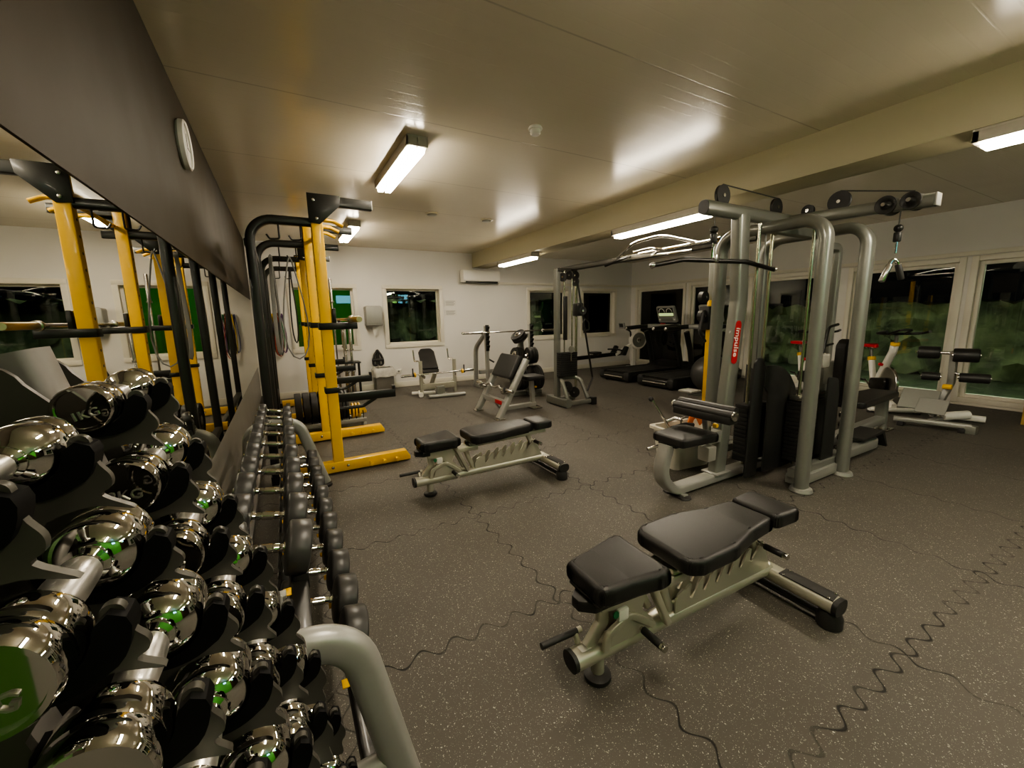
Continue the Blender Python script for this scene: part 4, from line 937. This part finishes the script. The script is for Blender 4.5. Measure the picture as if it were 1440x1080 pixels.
# ---- tub with cable attachments behind the lat seat
t = thing('attachment_tub', 'white plastic tub on the floor behind the lat seat', 'tub', (3.18, 2.44, 0), math.radians(-6))
rim = smooth_poly([(-.27, -.17), (.27, -.17), (.27, .17), (-.27, .17)], .05); b0 = smooth_poly([(-.21, -.125), (.21, -.125), (.21, .125), (-.21, .125)], .05)
n = len(rim); inn = [(x*.955, y*.94) for x, y in rim]; b1 = [(x*.95, y*.94) for x, y in b0]
vs = [(x, y, .0) for x, y in b0] + [(x*.93, y*.92, .355) for x, y in rim] + [(x*.93, y*.92, .36) for x, y in inn] + [(x, y, .012) for x, y in b1]
fs = [tuple(range(n))[::-1]] + [(j*n+k, j*n+(k+1) % n, (j+1)*n+(k+1) % n, (j+1)*n+k) for j in range(3) for k in range(n)] + [tuple(3*n+k for k in range(n))]
MB().add(vs, fs).build('body', 'tub', t)
o = [(x*1.04, y*1.04) for x, y in rim]; i_ = [(x*.88, y*.86) for x, y in rim]
vs = [(x, y, z) for P, z in ((o, .345), (o, .368), (i_, .368), (i_, .345)) for x, y in P]
MB().add(vs, [(j*n+k, j*n+(k+1) % n, ((j+1) % 4)*n+(k+1) % n, ((j+1) % 4)*n+k) for j in range(4) for k in range(n)]).build('rim', 'tub', t)
t = thing('curl_bar', 'chrome pulldown bar with a black ball end leaning out of the white tub', 'cable attachment', (3.0, 2.5, .1))
MB().tube([(3.16, 2.46, .17), (2.95, 2.62, .60)], .012).build('bar', 'chrome', t, True); MB().ball((2.94, 2.628, .612), .024).build('ball_end', 'dark', t, True)
MB().tube([(3.05, 2.53, .40), (3.12, 2.50, .43), (3.16, 2.44, .42)], .016, 10, .03).build('swivel_hook', 'satin', t, True)
t = thing('cable_handle', 'black cable handle with a steel hook lying in the white tub', 'cable attachment', (3.1, 2.38, .36))
MB().tube([(2.98, 2.42, .375), (3.12, 2.38, .40), (3.20, 2.36, .385)], .018, 10, .04).build('grip', 'rubber', t, True); MB().tube([(3.08, 2.40, .40), (3.08, 2.40, .45), (3.13, 2.40, .46)], .008, 8, .02).build('hook', 'satin', t, True)
t = thing('orange_strap', 'bright orange strap handle sticking out of the white tub', 'strap', (3.3, 2.42, .3))
MB().sweep([(3.20, 2.42, .20), (3.24, 2.42, .42), (3.34, 2.44, .47), (3.40, 2.42, .36)], rrect(.07, .012, .004), up=(0, 1, 0), fil=.05).build('webbing', 'orange', t, True)
MB().tube([(3.26, 2.36, .44), (3.30, 2.47, .47)], .015).build('stitch_sleeve', 'orange', t, True)
# ================================================================== back of the room
# ---- preacher curl bench
t = thing('curl_bench', 'silver arm-curl bench with a black sloping pad standing past the far flat bench', 'bench', (2.85, 5.2, 0))
w = lambda mb, n, m, p=None: mb.build(n, m, p or t, True)
for y in (4.86, 5.55):
    lg = w(MB().beam([(2.49, y, .015), (2.94, y, .80)], .075, .10, up=(0, 1, 0), r=.02), 'side_leg', 'lgrey')
    w(MB().bx(2.43, 2.56, y - .06, y + .06, 0, .018, .005), 'foot_plate', 'satin', lg)
    w(MB().beam([(2.69, y, .36), (2.55, y, .36), (2.54, y, .41)], .03, .04, fil=.02), 'bar_rest', 'satin', lg)
cb = w(MB().beam([(2.60, 4.86, .21), (2.60, 5.55, .21)], .06, .08), 'crossbar', 'lgrey')
w(MB().bx(2.562, 2.568, 4.92, 5.12, .185, .24, .002), 'red_label', 'red', cb)
M = Matrix.Translation((2.86, 5.205, .67)) @ Matrix.Rotation(math.radians(-60), 4, 'Y')
w(MB().prism(smooth_poly([(-.19, -.28), (.17, -.28), (.17, .28), (-.19, .28)], .03), 'z', .01, .085, .02, 4, M), 'arm_pad', 'vinyl')
w(MB().prism([(-.17, -.25), (.15, -.25), (.15, .25), (-.17, .25)], 'z', -.01, .012, .003, 1, M), 'pad_board', 'dark')
w(MB().beam([(2.61, 5.2, .20), (2.72, 5.2, .06), (3.32, 5.25, .06)], .07, .06, fil=.06), 'spine', 'lgrey')
sp_ = w(MB().beam([(3.28, 5.25, .05), (3.26, 5.25, .42)], .06, .07, up=(0, 1, 0)), 'seat_post', 'lgrey')
w(MB().bx(3.20, 3.36, 5.10, 5.40, 0, .03, .006), 'rear_foot', 'satin', sp_)
w(MB().lathe([(.015, 0), (.018, .01), (.014, .03)], (3.30, 5.21, .33), (0, -1, 0)), 'adjuster_knob', 'yellow', sp_)
w(MB().prism(smooth_poly([(3.10, 5.10), (3.42, 5.08), (3.42, 5.42), (3.10, 5.40)], .06), 'z', .44, .51, .025, 4), 'seat', 'vinyl')
t = thing('curl_bar', 'bent steel curl bar lying across the rests of the curl bench', 'barbell', (2.62, 5.2, .40))
w(MB().tube([(2.585, 5.68, .41), (2.585, 5.42, .41), (2.60, 5.34, .43), (2.585, 5.26, .40), (2.585, 5.14, .40), (2.60, 5.06, .43), (2.585, 4.98, .41), (2.585, 4.72, .41)], .015, 12, .03), 'bar', 'satin')
for a, b in ((5.58, 5.76), (4.82, 4.64)): w(MB().cyl((2.585, a, .41), (2.585, b, .41), .025, .003), 'sleeve', 'satin')
w(MB().cyl((2.585, 4.86, .41), (2.585, 4.83, .41), .035, .004), 'spring_collar', 'dark')
# ---- weight tree with black plates
t = thing('weight_tree', 'dark weight tree behind the curl bench, hung with black plates', 'weight tree', (3.72, 6.2, 0))
w(MB().beam([(3.76, 6.2, .05), (3.62, 6.2, 1.12)], .07, .07, up=(0, 1, 0)), 'post', 'grey')
w(MB().beam([(3.45, 6.2, .04), (4.05, 6.2, .04)], .07, .07), 'base_bar', 'grey'); w(MB().beam([(3.76, 5.95, .04), (3.76, 6.45, .04)], .07, .07), 'base_bar', 'grey')
hn = [((3.64, 6.18, .98), (-.62, -.1, .78), .17), ((3.66, 6.18, .72), (-1, -.15, .15), .22), ((3.70, 6.18, .70), (1, -.15, .05), .26), ((3.72, 6.18, .30), (-1, -.1, .05), .28), ((3.76, 6.18, .30), (1, -.1, .05), .30)]
for p, d, L in hn: w(MB().cyl(p, V(p) + V(d).normalized()*L, .022, .003), 'horn', 'satin')
pl = [(0, .135, .05, .06), (0, .135, .05, .115), (1, .13, .045, .07), (1, .13, .045, .12), (1, .12, .04, .17), (2, .15, .05, .08), (2, .15, .05, .135), (2, .145, .045, .19), (3, .20, .055, .08), (3, .20, .055, .14), (3, .19, .05, .2), (4, .22, .055, .08), (4, .22, .055, .14), (4, .22, .055, .20)]
hl = ['tilted top horn', 'upper left horn', 'upper right horn', 'lower left horn', 'lower right horn']; cnt = {}
for h, r, wd, q in pl:
    k = cnt.get(h, 0); cnt[h] = k + 1
    p, d, L = hn[h]; d = V(d).normalized(); c = V(p) + d*q
    rot = V((1, 0, 0)).rotation_difference(d).to_euler()
    n_ = sum(1 for a in pl if a[0] == h)
    pos = 'innermost' if k == 0 else ('outermost' if k == n_ - 1 else 'in the middle')
    disc('weight_plate', r, wd, 'rubber', 'black rubber plate %s on the %s of the weight tree' % (pos, hl[h]), tuple(c), 'satin', 'plates on the weight tree', tuple(rot))
# ---- olympic bench press
t = thing('bench_press', 'silver bench press station with notched black uprights by the back wall', 'bench', (3.9, 7.5, 0))
for x in (3.46, 4.46):
    u = w(MB().beam([(x, 7.18, .04), (x, 7.22, 1.22)], .06, .08, up=(0, 1, 0)), 'upright', 'lgrey')
    for k in range(5): w(MB().prism([(7.13, .80 + k*.09), (7.17, .78 + k*.09), (7.17, .86 + k*.09), (7.10, .85 + k*.09)], 'x', x - .03, x + .03, .003), 'bar_notch', 'dark', u)
    w(MB().bx(x - .032, x + .032, 7.145, 7.18, .74, 1.24, .004), 'wear_guard', 'dark', u)
    w(MB().sweep([(x - .10, 7.55, .02), (x - .10, 7.50, .80), (x - .02, 7.25, 1.05)], rrect(.06, .09, .025), up=(1, 0, 0), fil=.25), 'rear_brace', 'lgrey')
    w(MB().beam([(x - .05, 7.0, .03), (x - .08, 7.65, .03)], .08, .06), 'floor_beam', 'lgrey')
    w(MB().beam([(x, 7.21, .60), (x + (.10 if x < 4 else -.10), 7.10, .52)], .03, .03), 'spotter_peg', 'dark')
w(MB().beam([(3.40, 7.45, .30), (4.46, 7.45, .30)], .06, .08), 'rear_crossbar', 'lgrey')
bp = w(MB().prism(smooth_poly([(3.80, 6.55), (4.10, 6.55), (4.10, 7.5), (3.80, 7.5)], .04), 'z', .36, .43, .02, 4), 'bench_pad', 'vinyl')
w(MB().beam([(3.95, 6.55, .32), (3.95, 7.45, .32)], .08, .06), 'pad_beam', 'lgrey', bp)
w(MB().beam([(3.95, 6.62, .02), (3.95, 6.62, .32)], .06, .06, up=(0, 1, 0)), 'front_leg', 'lgrey')
barbell('long empty barbell racked on the bench press at the back wall', (4.02, 7.12, 1.10), (0, PI/2, .0), 2.2, 'barbells on benches')
# ---- small incline bench with bar
t = thing('incline_bench', 'small silver incline bench with a black tilted pad under the wide back window', 'bench', (2.42, 7.2, 0))
for x in (2.10, 2.74):
    u = w(MB().beam([(x, 7.12, .03), (x, 7.12, .64)], .055, .06, up=(0, 1, 0)), 'upright', 'silver')
    w(MB().beam([(x - .03, 7.12, .645), (x - .09, 7.17, .64), (x - .10, 7.19, .84)], .022, .028, up=(0, 1, 0), fil=.015), 'bar_hook', 'satin', u)
    w(MB().beam([(x, 7.10, .40), (x + (.03 if x < 2.4 else -.03), 7.0, .36)], .03, .05), 'bar_rest', 'satin', u)
    w(MB().tube([(x, 7.12, .30), (x + (.09 if x < 2.4 else -.09), 7.12, .19)], .012), 'gusset', 'silver', u)
w(MB().beam([(2.10, 7.12, .17), (2.74, 7.12, .17)], .055, .11), 'crossbar', 'silver')
M = Matrix.Translation((2.36, 7.50, .60)) @ Matrix.Rotation(math.radians(-8), 4, 'Z') @ Matrix.Rotation(math.radians(38), 4, 'X')
pd = w(MB().prism(smooth_poly([(-.15, -.26), (.15, -.26), (.15, .20), (.10, .29), (-.10, .29), (-.15, .20)], [.03, .03, .05, .06, .06, .05]), 'z', 0, .06, .018, 4, M), 'back_pad', 'vinyl')
w(MB().beam([(2.42, 7.28, .40), (2.33, 7.72, .74)], .10, .03), 'pad_frame', 'silver', pd)
w(MB().prism(smooth_poly([(-.14, -.36), (.14, -.36), (.16, -.27), (-.16, -.27)], .02), 'z', -.01, .05, .015, 3, M), 'seat_pad', 'vinyl')
w(MB().beam([(2.42, 7.3, .38), (2.40, 7.55, .08)], .07, .05, up=(0, 1, 0)), 'support_post', 'silver')
w(MB().beam([(2.44, 6.84, .05), (2.38, 7.75, .05)], .09, .06), 'spine', 'lgrey')
w(MB().beam([(2.14, 6.86, .035), (2.80, 6.80, .035)], .09, .06, r=.025), 'front_foot', 'lgrey')
w(MB().beam([(1.98, 7.35, .035), (2.42, 7.20, .035)], .09, .06, r=.025), 'side_foot', 'white'); w(MB().beam([(2.05, 7.0, .05), (2.12, 7.30, .05)], .08, .07, r=.025), 'side_foot', 'white')
w(MB().bx(2.40, 2.80, 7.6, 7.9, .02, .07, .008), 'rear_foot', 'lgrey'); w(MB().bx(2.30, 2.44, 6.84, 6.95, .06, .20, .008), 'front_block', 'grey')
t = thing('barbell', 'short barbell with yellow collars low across the small incline bench', 'barbell', (2.40, 7.02, .40), 0, 'barbells on benches')
w(MB().cyl((1.96, 7.02, .415), (2.86, 7.02, .425), .013, .001, 14), 'bar', 'satin')
for q, a, b in ((-1, 1.98, 1.72), (1, 2.84, 3.08)):
    sl = w(MB().cyl((a, 7.02, .415 if q < 0 else .425), (b, 7.02, .413 if q < 0 else .427), .024, .003), 'sleeve', 'satin')
    w(MB().cyl((a, 7.02, .418), (a + q*.03, 7.02, .418), .042, .005), 'yellow_collar', 'yellow', sl)
    w(MB().cyl((a + q*.035, 7.02, .418), (a + q*.06, 7.02, .418), .036, .004).box((a + q*.05, 7.02, .49), (.02, .02, .09), .004), 'lock_lever', 'dark', sl)
# ---- treadmills
def treadmill(label):
    t = thing('treadmill', label, 'treadmill', (0, 0, 0), 0, 'treadmills by the window')
    L = 2.08; W = .42
    dk = MB().prism([(0, .05), (.04, .03), (1.9, .03), (2.06, .08), (2.06, .24), (1.5, .25), (1.40, .215), (.04, .195), (0, .16)], 'y', -W, W, .012).build('deck', 'black', t)
    for y in (-W + .055, W - .055): MB().bx(.02, 1.50, y - .05, y + .05, .20, .225, .008).build('foot_rail', 'dark', dk)
    MB().bx(.05, 1.45, -W + .11, W - .11, .205, .217, .004).build('belt', 'matdk', dk)
    for y in (-W + .06, W - .06): MB().bx(-.012, .12, y - .07, y + .07, .06, .215, .03).build('rear_cap', 'dark', dk)
    MB().tube([(-.005, -W + .15, .11), (-.005, W - .15, .11)], .018).build('rear_roller', 'satin', dk)
    MB().prism(smooth_poly([(1.38, .20), (1.55, .30), (1.85, .32), (2.08, .26), (2.08, .10), (1.38, .10)], [.03, .08, .1, .05, .03, .02]), 'y', -W + .05, W - .05, .02).build('motor_hood', 'black', t)
    for s in (-1, 1):
        MB().sweep([(1.62, s*(W - .02), .10), (1.50, s*(W - .02), .62), (1.36, s*(W - .02), 1.0)], rrect(.07, .13, .03), up=(1, 0, 0), fil=.4).build('upright', 'black', t)
        MB().sweep([(.72, s*(W - .03), 1.08), (1.10, s*(W - .03), 1.10), (1.58, s*(W - .10), 1.12)], rrect(.085, .09, .035, 4), fil=.2).build('armrest', 'black', t)
        MB().cyl((.70, s*(W - .03), 1.08), (.73, s*(W - .03), 1.08), .035, .006).build('armrest_tip', 'satin', t)
    MB().sweep([(1.44, -W + .05, 1.11), (1.44, W - .05, 1.11)], rrect(.26, .09, .03)).build('console_shelf', 'lgrey', t)
    MB().bx(1.42, 1.46, -.06, .06, 1.155, 1.175, .006).build('stop_key', 'red', t)
    M = Matrix.Translation((1.56, 0, 1.37)) @ Matrix.Rotation(math.radians(-20), 4, 'Y')
    cs = MB().prism(smooth_poly([(-.20, -.25), (.20, -.25), (.18, .25), (-.18, .25)], .03), 'z', -.03, .03, .012)   # tall face turned to the runner
    Mc = M @ Matrix.Rotation(-PI/2, 4, 'Y')
    Mc = M @ Matrix(((0, 0, -1, 0), (1, 0, 0, 0), (0, 1, 0, 0), (0, 0, 0, 1))) 
    cs = MB().prism(smooth_poly([(-.25, -.19), (.25, -.19), (.24, .19), (-.24, .19)], .03), 'z', -.035, .03, .012, 2, Mc).build('console', 'lgrey', t)
    MB().prism(smooth_poly([(-.20, -.03), (.20, -.03), (.20, .04), (-.20, .04)], .015), 'z', .029, .033, 0, 1, Mc).build('yellow_display', 'lcdy', cs)
    MB().prism(smooth_poly([(-.21, -.05), (.21, -.05), (.21, .16), (-.21, .16)], .02), 'z', .027, .0315, 0, 1, Mc).build('screen', 'dark', cs)
    for x in (-.10, .10):
        ring = [(x + .075*math.cos(PI*k/10), .06 + .085*math.sin(PI*k/10), .034) for k in range(11)]
        MB().tube([Mc @ V(p) for p in ring], .007, 6).build('dial_arc', 'wht', cs)
    MB().prism(smooth_poly([(-.16, -.15), (.16, -.15), (.16, -.08), (-.16, -.08)], .01), 'z', .029, .034, 0, 1, Mc).build('key_panel', 'grey', cs)
    for x in (-.20, .20): MB().lathe([(.02, 0), (.018, .006), (.001, .007)], Mc @ V((x, -.115, .03)), Mc.to_3x3() @ V((0, 0, 1)), 14).build('round_key', 'wht', cs)
    for s in (-1, 1): MB().cyl((.10, s*.30, 0), (.10, s*.30, .05), .035, .005).build('rubber_foot', 'rubber', t); MB().cyl((1.9, s*.30, 0), (1.9, s*.30, .05), .035, .005).build('rubber_foot', 'rubber', t)
    return t
a = treadmill('black treadmill with lit console nearest the corner of the room')
a.location = (6.03, 6.42, 0)
dup(a, (6.03, 5.33, 0), 0, 'black treadmill nearer the camera, its console half hidden by the cable machine')
# ---- rowing machine
t = thing('rowing_machine', 'white and black rowing machine along the back wall with a round caged flywheel', 'rowing machine', (7.1, 7.8, 0))
w(MB().beam([(5.95, 7.8, .36), (7.62, 7.8, .40)], .07, .09), 'rail', 'black')
w(MB().beam([(5.99, 7.8, .35), (5.97, 7.8, .03)], .06, .05, up=(0, 1, 0)), 'rear_leg', 'white'); w(MB().bx(5.93, 6.01, 7.62, 7.98, 0, .035, .008), 'rear_foot', 'white')
w(MB().prism(smooth_poly([(6.55, 7.66), (6.83, 7.66), (6.83, 7.94), (6.55, 7.94)], .06), 'z', .44, .49, .018, 3), 'sliding_seat', 'dark')
w(MB().bx(6.60, 6.78, 7.74, 7.86, .40, .445, .006), 'seat_carriage', 'satin')
w(MB().beam([(7.35, 7.8, .37), (8.02, 7.8, .66)], .08, .07), 'front_beam', 'white')
w(MB().beam([(7.98, 7.8, .60), (8.0, 7.8, .03)], .12, .07, up=(0, 1, 0)), 'front_leg', 'white'); w(MB().bx(7.94, 8.06, 7.60, 8.0, 0, .035, .008), 'front_foot', 'white')
fw = w(MB().lathe([(.09, -.075), (.20, -.07), (.235, -.045), (.245, 0), (.235, .045), (.20, .07), (.19, .072), (.19, .05), (.09, .05)], (8.10, 7.76, .72), (-.25, -1, 0), 40), 'flywheel_cage', 'white')
w(MB().lathe([(.19, .0), (.19, .062), (.06, .064), (.06, 0)], (8.10, 7.76, .72), (-.25, -1, 0), 40), 'fan_mesh', 'grey', fw)
w(MB().lathe([(.04, .06), (.045, .08), (.02, .085)], (8.10, 7.76, .72), (-.25, -1, 0), 20), 'fan_hub', 'satin', fw)
for q in (7.62, 7.98): w(MB().prism([(7.38, .38), (7.52, .36), (7.62, .56), (7.54, .60)], 'y', q - .05, q + .05, .015), 'foot_stretcher', 'dark')
w(MB().tube([(7.35, 7.55, .50), (7.40, 7.8, .52), (7.35, 8.05, .50)], .02, 10, .1), 'pull_handle', 'dark')
w(MB().tube([(7.92, 7.8, .62), (7.88, 7.8, .95), (7.62, 7.8, 1.06)], .022, 10, .08), 'monitor_arm', 'dark')
mo = w(MB().box((7.58, 7.8, 1.10), (.05, .19, .15), .012, Matrix.Rotation(math.radians(-15), 3, 'Y')), 'monitor', 'lgrey'); w(MB().box((7.553, 7.8, 1.11), (.004, .13, .09), .001, Matrix.Rotation(math.radians(-15), 3, 'Y')), 'display', 'dark', mo)
# ---- exercise ball
t = thing('exercise_ball', 'dark grey exercise ball beside the near treadmill', 'ball', (6.5, 4.50, 0))
prof = []
for k in range(41):
    a_ = PI*k/40; rr = .33*(1 + .004*math.cos(a_*34)); prof.append((rr*math.sin(a_), .33 - rr*math.cos(a_)))
MB().lathe(prof, (0, 0, 0), (0, 0, 1), 48).build('ball_skin', 'rubhead', t); MB().cyl((-.02, -.3285, .33), (-.02, -.335, .33), .012).build('valve_plug', 'dark', t)
# ---- spin bikes
def spin_bike(label):       # local: handlebar end at +x
    t = thing('spin_bike', label, 'exercise bike', (0, 0, 0), 0, 'white spin bikes by the window')
    for x in (-.45, .50): 
        MB().beam([(x, -.27, .05), (x, .27, .05)], .08, .06, r=.025).build('floor_bar', 'white', t)
        for s in (-1, 1): MB().cyl((x, s*.25, 0), (x, s*.25, .03), .04, .005).build('level_foot', 'rubber', t)
    MB().beam([(-.45, 0, .07), (.0, 0, .20), (.50, 0, .08)], .06, .09, fil=.1).build('spine', 'white', t)
    MB().sweep([(-.08, 0, .22), (-.26, 0, .66)], rrect(.06, .08, .03, 4), up=(0, 1, 0)).build('seat_tube', 'white', t)
    MB().sweep([(-.10, 0, .25), (.30, 0, .82), (.33, 0, .93)], rrect(.07, .09, .03, 4), up=(0, 1, 0), fil=.1).build('main_tube', 'white', t)
    MB().cyl((-.25, 0, .64), (-.265, 0, .69), .050, .006).build('seat_collar', 'yellow', t); MB().cyl((.33, 0, .90), (.335, 0, .945), .050, .006).build('handlebar_collar', 'yellow', t)
    MB().beam([(-.26, 0, .66), (-.32, 0, .82)], .05, .03, up=(0, 1, 0)).build('seat_stem', 'grey', t)
    MB().prism(smooth_poly([(-.47, -.11), (-.40, -.12), (-.26, -.04), (-.16, -.025), (-.16, .025), (-.26, .04), (-.40, .12), (-.47, .11)], [.03, .04, .05, .02, .02, .05, .04, .03]), 'z', .83, .88, .015, 3).build('saddle', 'redlit', t)
    MB().bx(-.42, -.22, -.03, .03, .81, .835, .004).build('saddle_slider', 'satin', t)
    MB().beam([(.335, 0, .93), (.345, 0, 1.04)], .05, .03, up=(0, 1, 0)).build('handlebar_stem', 'grey', t)
    hb = MB().tube([(.60, -.22, 1.10), (.40, -.25, 1.07), (.34, -.10, 1.06), (.34, .10, 1.06), (.40, .25, 1.07), (.60, .22, 1.10)], .017, 10, .06).build('handlebar', 'dark', t)
    MB().tube([(.34, -.08, 1.06), (.56, -.06, 1.12), (.56, .06, 1.12), (.34, .08, 1.06)], .015, 10, .04).build('inner_grip', 'dark', hb)
    MB().lathe([(.018, 0), (.024, .02), (.024, .04), (.01, .05)], (.18, -.045, .62), (0, -1, .3), 14).build('brake_knob', 'redlit', t)
    MB().lathe([(.03, -.02), (.235, -.018), (.245, -.01), (.245, .01), (.235, .018), (.03, .02)], (.28, 0, .36), (0, 1, 0), 40).build('flywheel', 'satin', t)
    MB().prism(smooth_poly([(-.13, .24), (.30, .26), (.33, .46), (-.10, .40)], .06), 'y', -.065, -.035, .01).build('chain_guard', 'black', t)
    for s in (-1, 1):
        c = MB().beam([(-.03, s*.085, .31), (-.03 + s*.15, s*.09, .31 - s*.05)], .02, .03).build('crank', 'satin', t)
        MB().bx(-.08 + s*.15, .02 + s*.15, s*.10 - .04, s*.10 + .04 + s*.03, .30 - s*.05, .325 - s*.05, .006).build('pedal', 'dark', c)
    return t
a = spin_bike('white spin bike with yellow collars visible right of the grey gym frame')
ang = math.atan2(2.29 - 2.73, 7.2 - 7.7)
a.location = (7.47, 2.52, 0); a.rotation_euler = (0, 0, ang)
dup(a, (7.45, 3.48, 0), ang, 'white spin bike half hidden between the posts of the grey gym')
# ---- back extension machine
t = thing('back_extension_bench', 'low grey exercise frame with four black roller pads in front of the right window', 'exercise bench', (6.7, 1.65, 0))
w(MB().beam([(6.42, 1.97, .075), (6.60, 1.36, .075)], .07, .06, r=.02), 'front_bar', 'lgrey')
for p in ((6.44, 1.90), (6.585, 1.42)): w(MB().bx(p[0] - .05, p[0] + .05, p[1] - .03, p[1] + .03, 0, .05, .008), 'rubber_foot', 'rubber')
w(MB().bx(6.545, 6.65, 1.31, 1.40, .0, .09, .01), 'end_block', 'grey')
w(MB().beam([(6.50, 1.66, .08), (7.25, 1.62, .08)], .07, .07), 'spine', 'lgrey'); w(MB().beam([(7.19, 1.86, .05), (7.31, 1.40, .05)], .08, .07, r=.02), 'rear_bar', 'white')
po = w(MB().beam([(6.90, 1.76, .08), (6.98, 1.66, .50), (6.93, 1.66, .88)], .08, .06, up=(0, 1, 0), fil=.1), 'post', 'lgrey')
w(MB().cyl((6.87, 1.70, .46), (6.87, 1.62, .46), .03, .006), 'yellow_knob', 'yellow', po)
d = V((.28, -.96, 0)).normalized()
def roll(c, L, r, n):
    q = w(MB().lathe([(r*.6, -L/2), (r*.9, -L/2), (r, -L/2 + .015), (r, L/2 - .015), (r*.9, L/2), (r*.6, L/2)], c, d, 24), n, 'vinyl'); w(MB().lathe([(.02, -L/2 - .01), (.02, L/2 + .01)], c, d, 12), 'roller_axle', 'satin', q)
roll((6.86, 1.86, .86), .19, .075, 'thigh_pad'); roll((6.93, 1.56, .84), .21, .08, 'thigh_pad'); roll((6.90, 1.46, .585), .24, .055, 'heel_roller'); roll((6.80, 1.80, .58), .16, .05, 'heel_roller')
w(MB().tube([(6.93, 1.66, .86), (6.86, 1.86, .86)], .02).tube([(6.93, 1.66, .84), (6.95, 1.52, .84)], .02), 'pad_bar', 'satin')
w(MB().beam([(6.95, 1.66, .62), (6.91, 1.45, .60)], .03, .03), 'heel_bar', 'satin')
w(MB().prism([(-.13, -.17), (.13, -.17), (.13, .17), (-.13, .17)], 'z', 0, .015, .003, 1, Matrix.Translation((6.68, 1.84, .30)) @ Matrix.Rotation(math.radians(-58), 4, 'Y')), 'foot_plate', 'grey')
w(MB().prism([(-.10, -.13), (.10, -.13), (.10, .13), (-.10, .13)], 'z', 0, .02, .004, 1, Matrix.Translation((6.62, 1.70, .24)) @ Matrix.Rotation(math.radians(-50), 4, 'Y')), 'step_plate', 'lgrey')
w(MB().beam([(6.70, 1.80, .28), (6.90, 1.75, .12)], .05, .05), 'plate_arm', 'lgrey'); w(MB().cyl((6.70, 1.62, .13), (6.88, 1.45, .16), .05, .01), 'transport_wheel', 'white')
# ---- plyo box at the right edge
t = thing('jump_box', 'plywood jump box cut off by the right edge of the photo', 'box', (7.85, .92, 0))
for y in (.67, 1.155): w(MB().bx(7.58, 8.05, y, y + .018, 0, .46, .002), 'side_panel', 'wood')
w(MB().bx(7.58, 7.598, .69, 1.153, 0, .46, .002), 'front_panel', 'wood'); w(MB().bx(8.03, 8.05, .69, 1.153, 0, .46, .002), 'back_panel', 'wood'); w(MB().bx(7.575, 8.055, .665, 1.178, .461, .479, .002), 'top_panel', 'wood')
# ================================================================== light outside, world, camera
def area(name, loc, rot, size, e, col):
    l = bpy.data.lights.new(name, 'AREA'); l.shape = 'RECTANGLE'; l.size, l.size_y = size; l.energy = e; l.color = col
    o = bpy.data.objects.new(name, l); COL.objects.link(o); o.location = loc; o.rotation_euler = rot; return o
area('garden_floodlight', (10.2, 3.5, 4.2), (0, math.radians(50), 0), (.6, 5), 600, (.85, 1., .75))
area('reflection_sheet_fill', (0.3, 8.95, 3.3), (math.radians(38), 0, 0), (1.6, .3), 14, (.9, 1., .8))  # added fill that brightens the green sheet behind the left window
area('shrub_fill', (4.5, 10.6, 3.2), (math.radians(40), 0, 0), (1.5, .3), 40, (.8, 1., .75))  # added fill to brighten the shrubs, no actual lamp out there
w = bpy.data.worlds.new('night'); SC.world = w; w.use_nodes = True
bg = w.node_tree.nodes['Background']; bg.inputs[0].default_value = (.010, .011, .012, 1); bg.inputs[1].default_value = .3

f, (yaw, pit, rol) = 574.577, (.507583891, .164604982, .0207765469)
cy, sy, cp, sp = math.cos(yaw), math.sin(yaw), math.cos(pit), math.sin(pit)
F = V((sy*cp, cy*cp, -sp)); R = V((cy, -sy, 0)); D = F.cross(R)
R2 = R*math.cos(rol) + D*math.sin(rol); D2 = -R*math.sin(rol) + D*math.cos(rol)
cam = bpy.data.cameras.new('camera'); cam.sensor_width = 36; cam.sensor_fit = 'HORIZONTAL'; cam.lens = f * 36 / 1440; cam.clip_start = .02
co = bpy.data.objects.new('camera', cam); COL.objects.link(co)
co.matrix_world = Matrix(((R2.x, -D2.x, -F.x, 0), (R2.y, -D2.y, -F.y, 0), (R2.z, -D2.z, -F.z, 1.4), (0, 0, 0, 1)))
SC.camera = co
SC.view_settings.view_transform = 'AgX'
SC.view_settings.look = 'AgX - Medium High Contrast'
SC.view_settings.exposure = 0.36
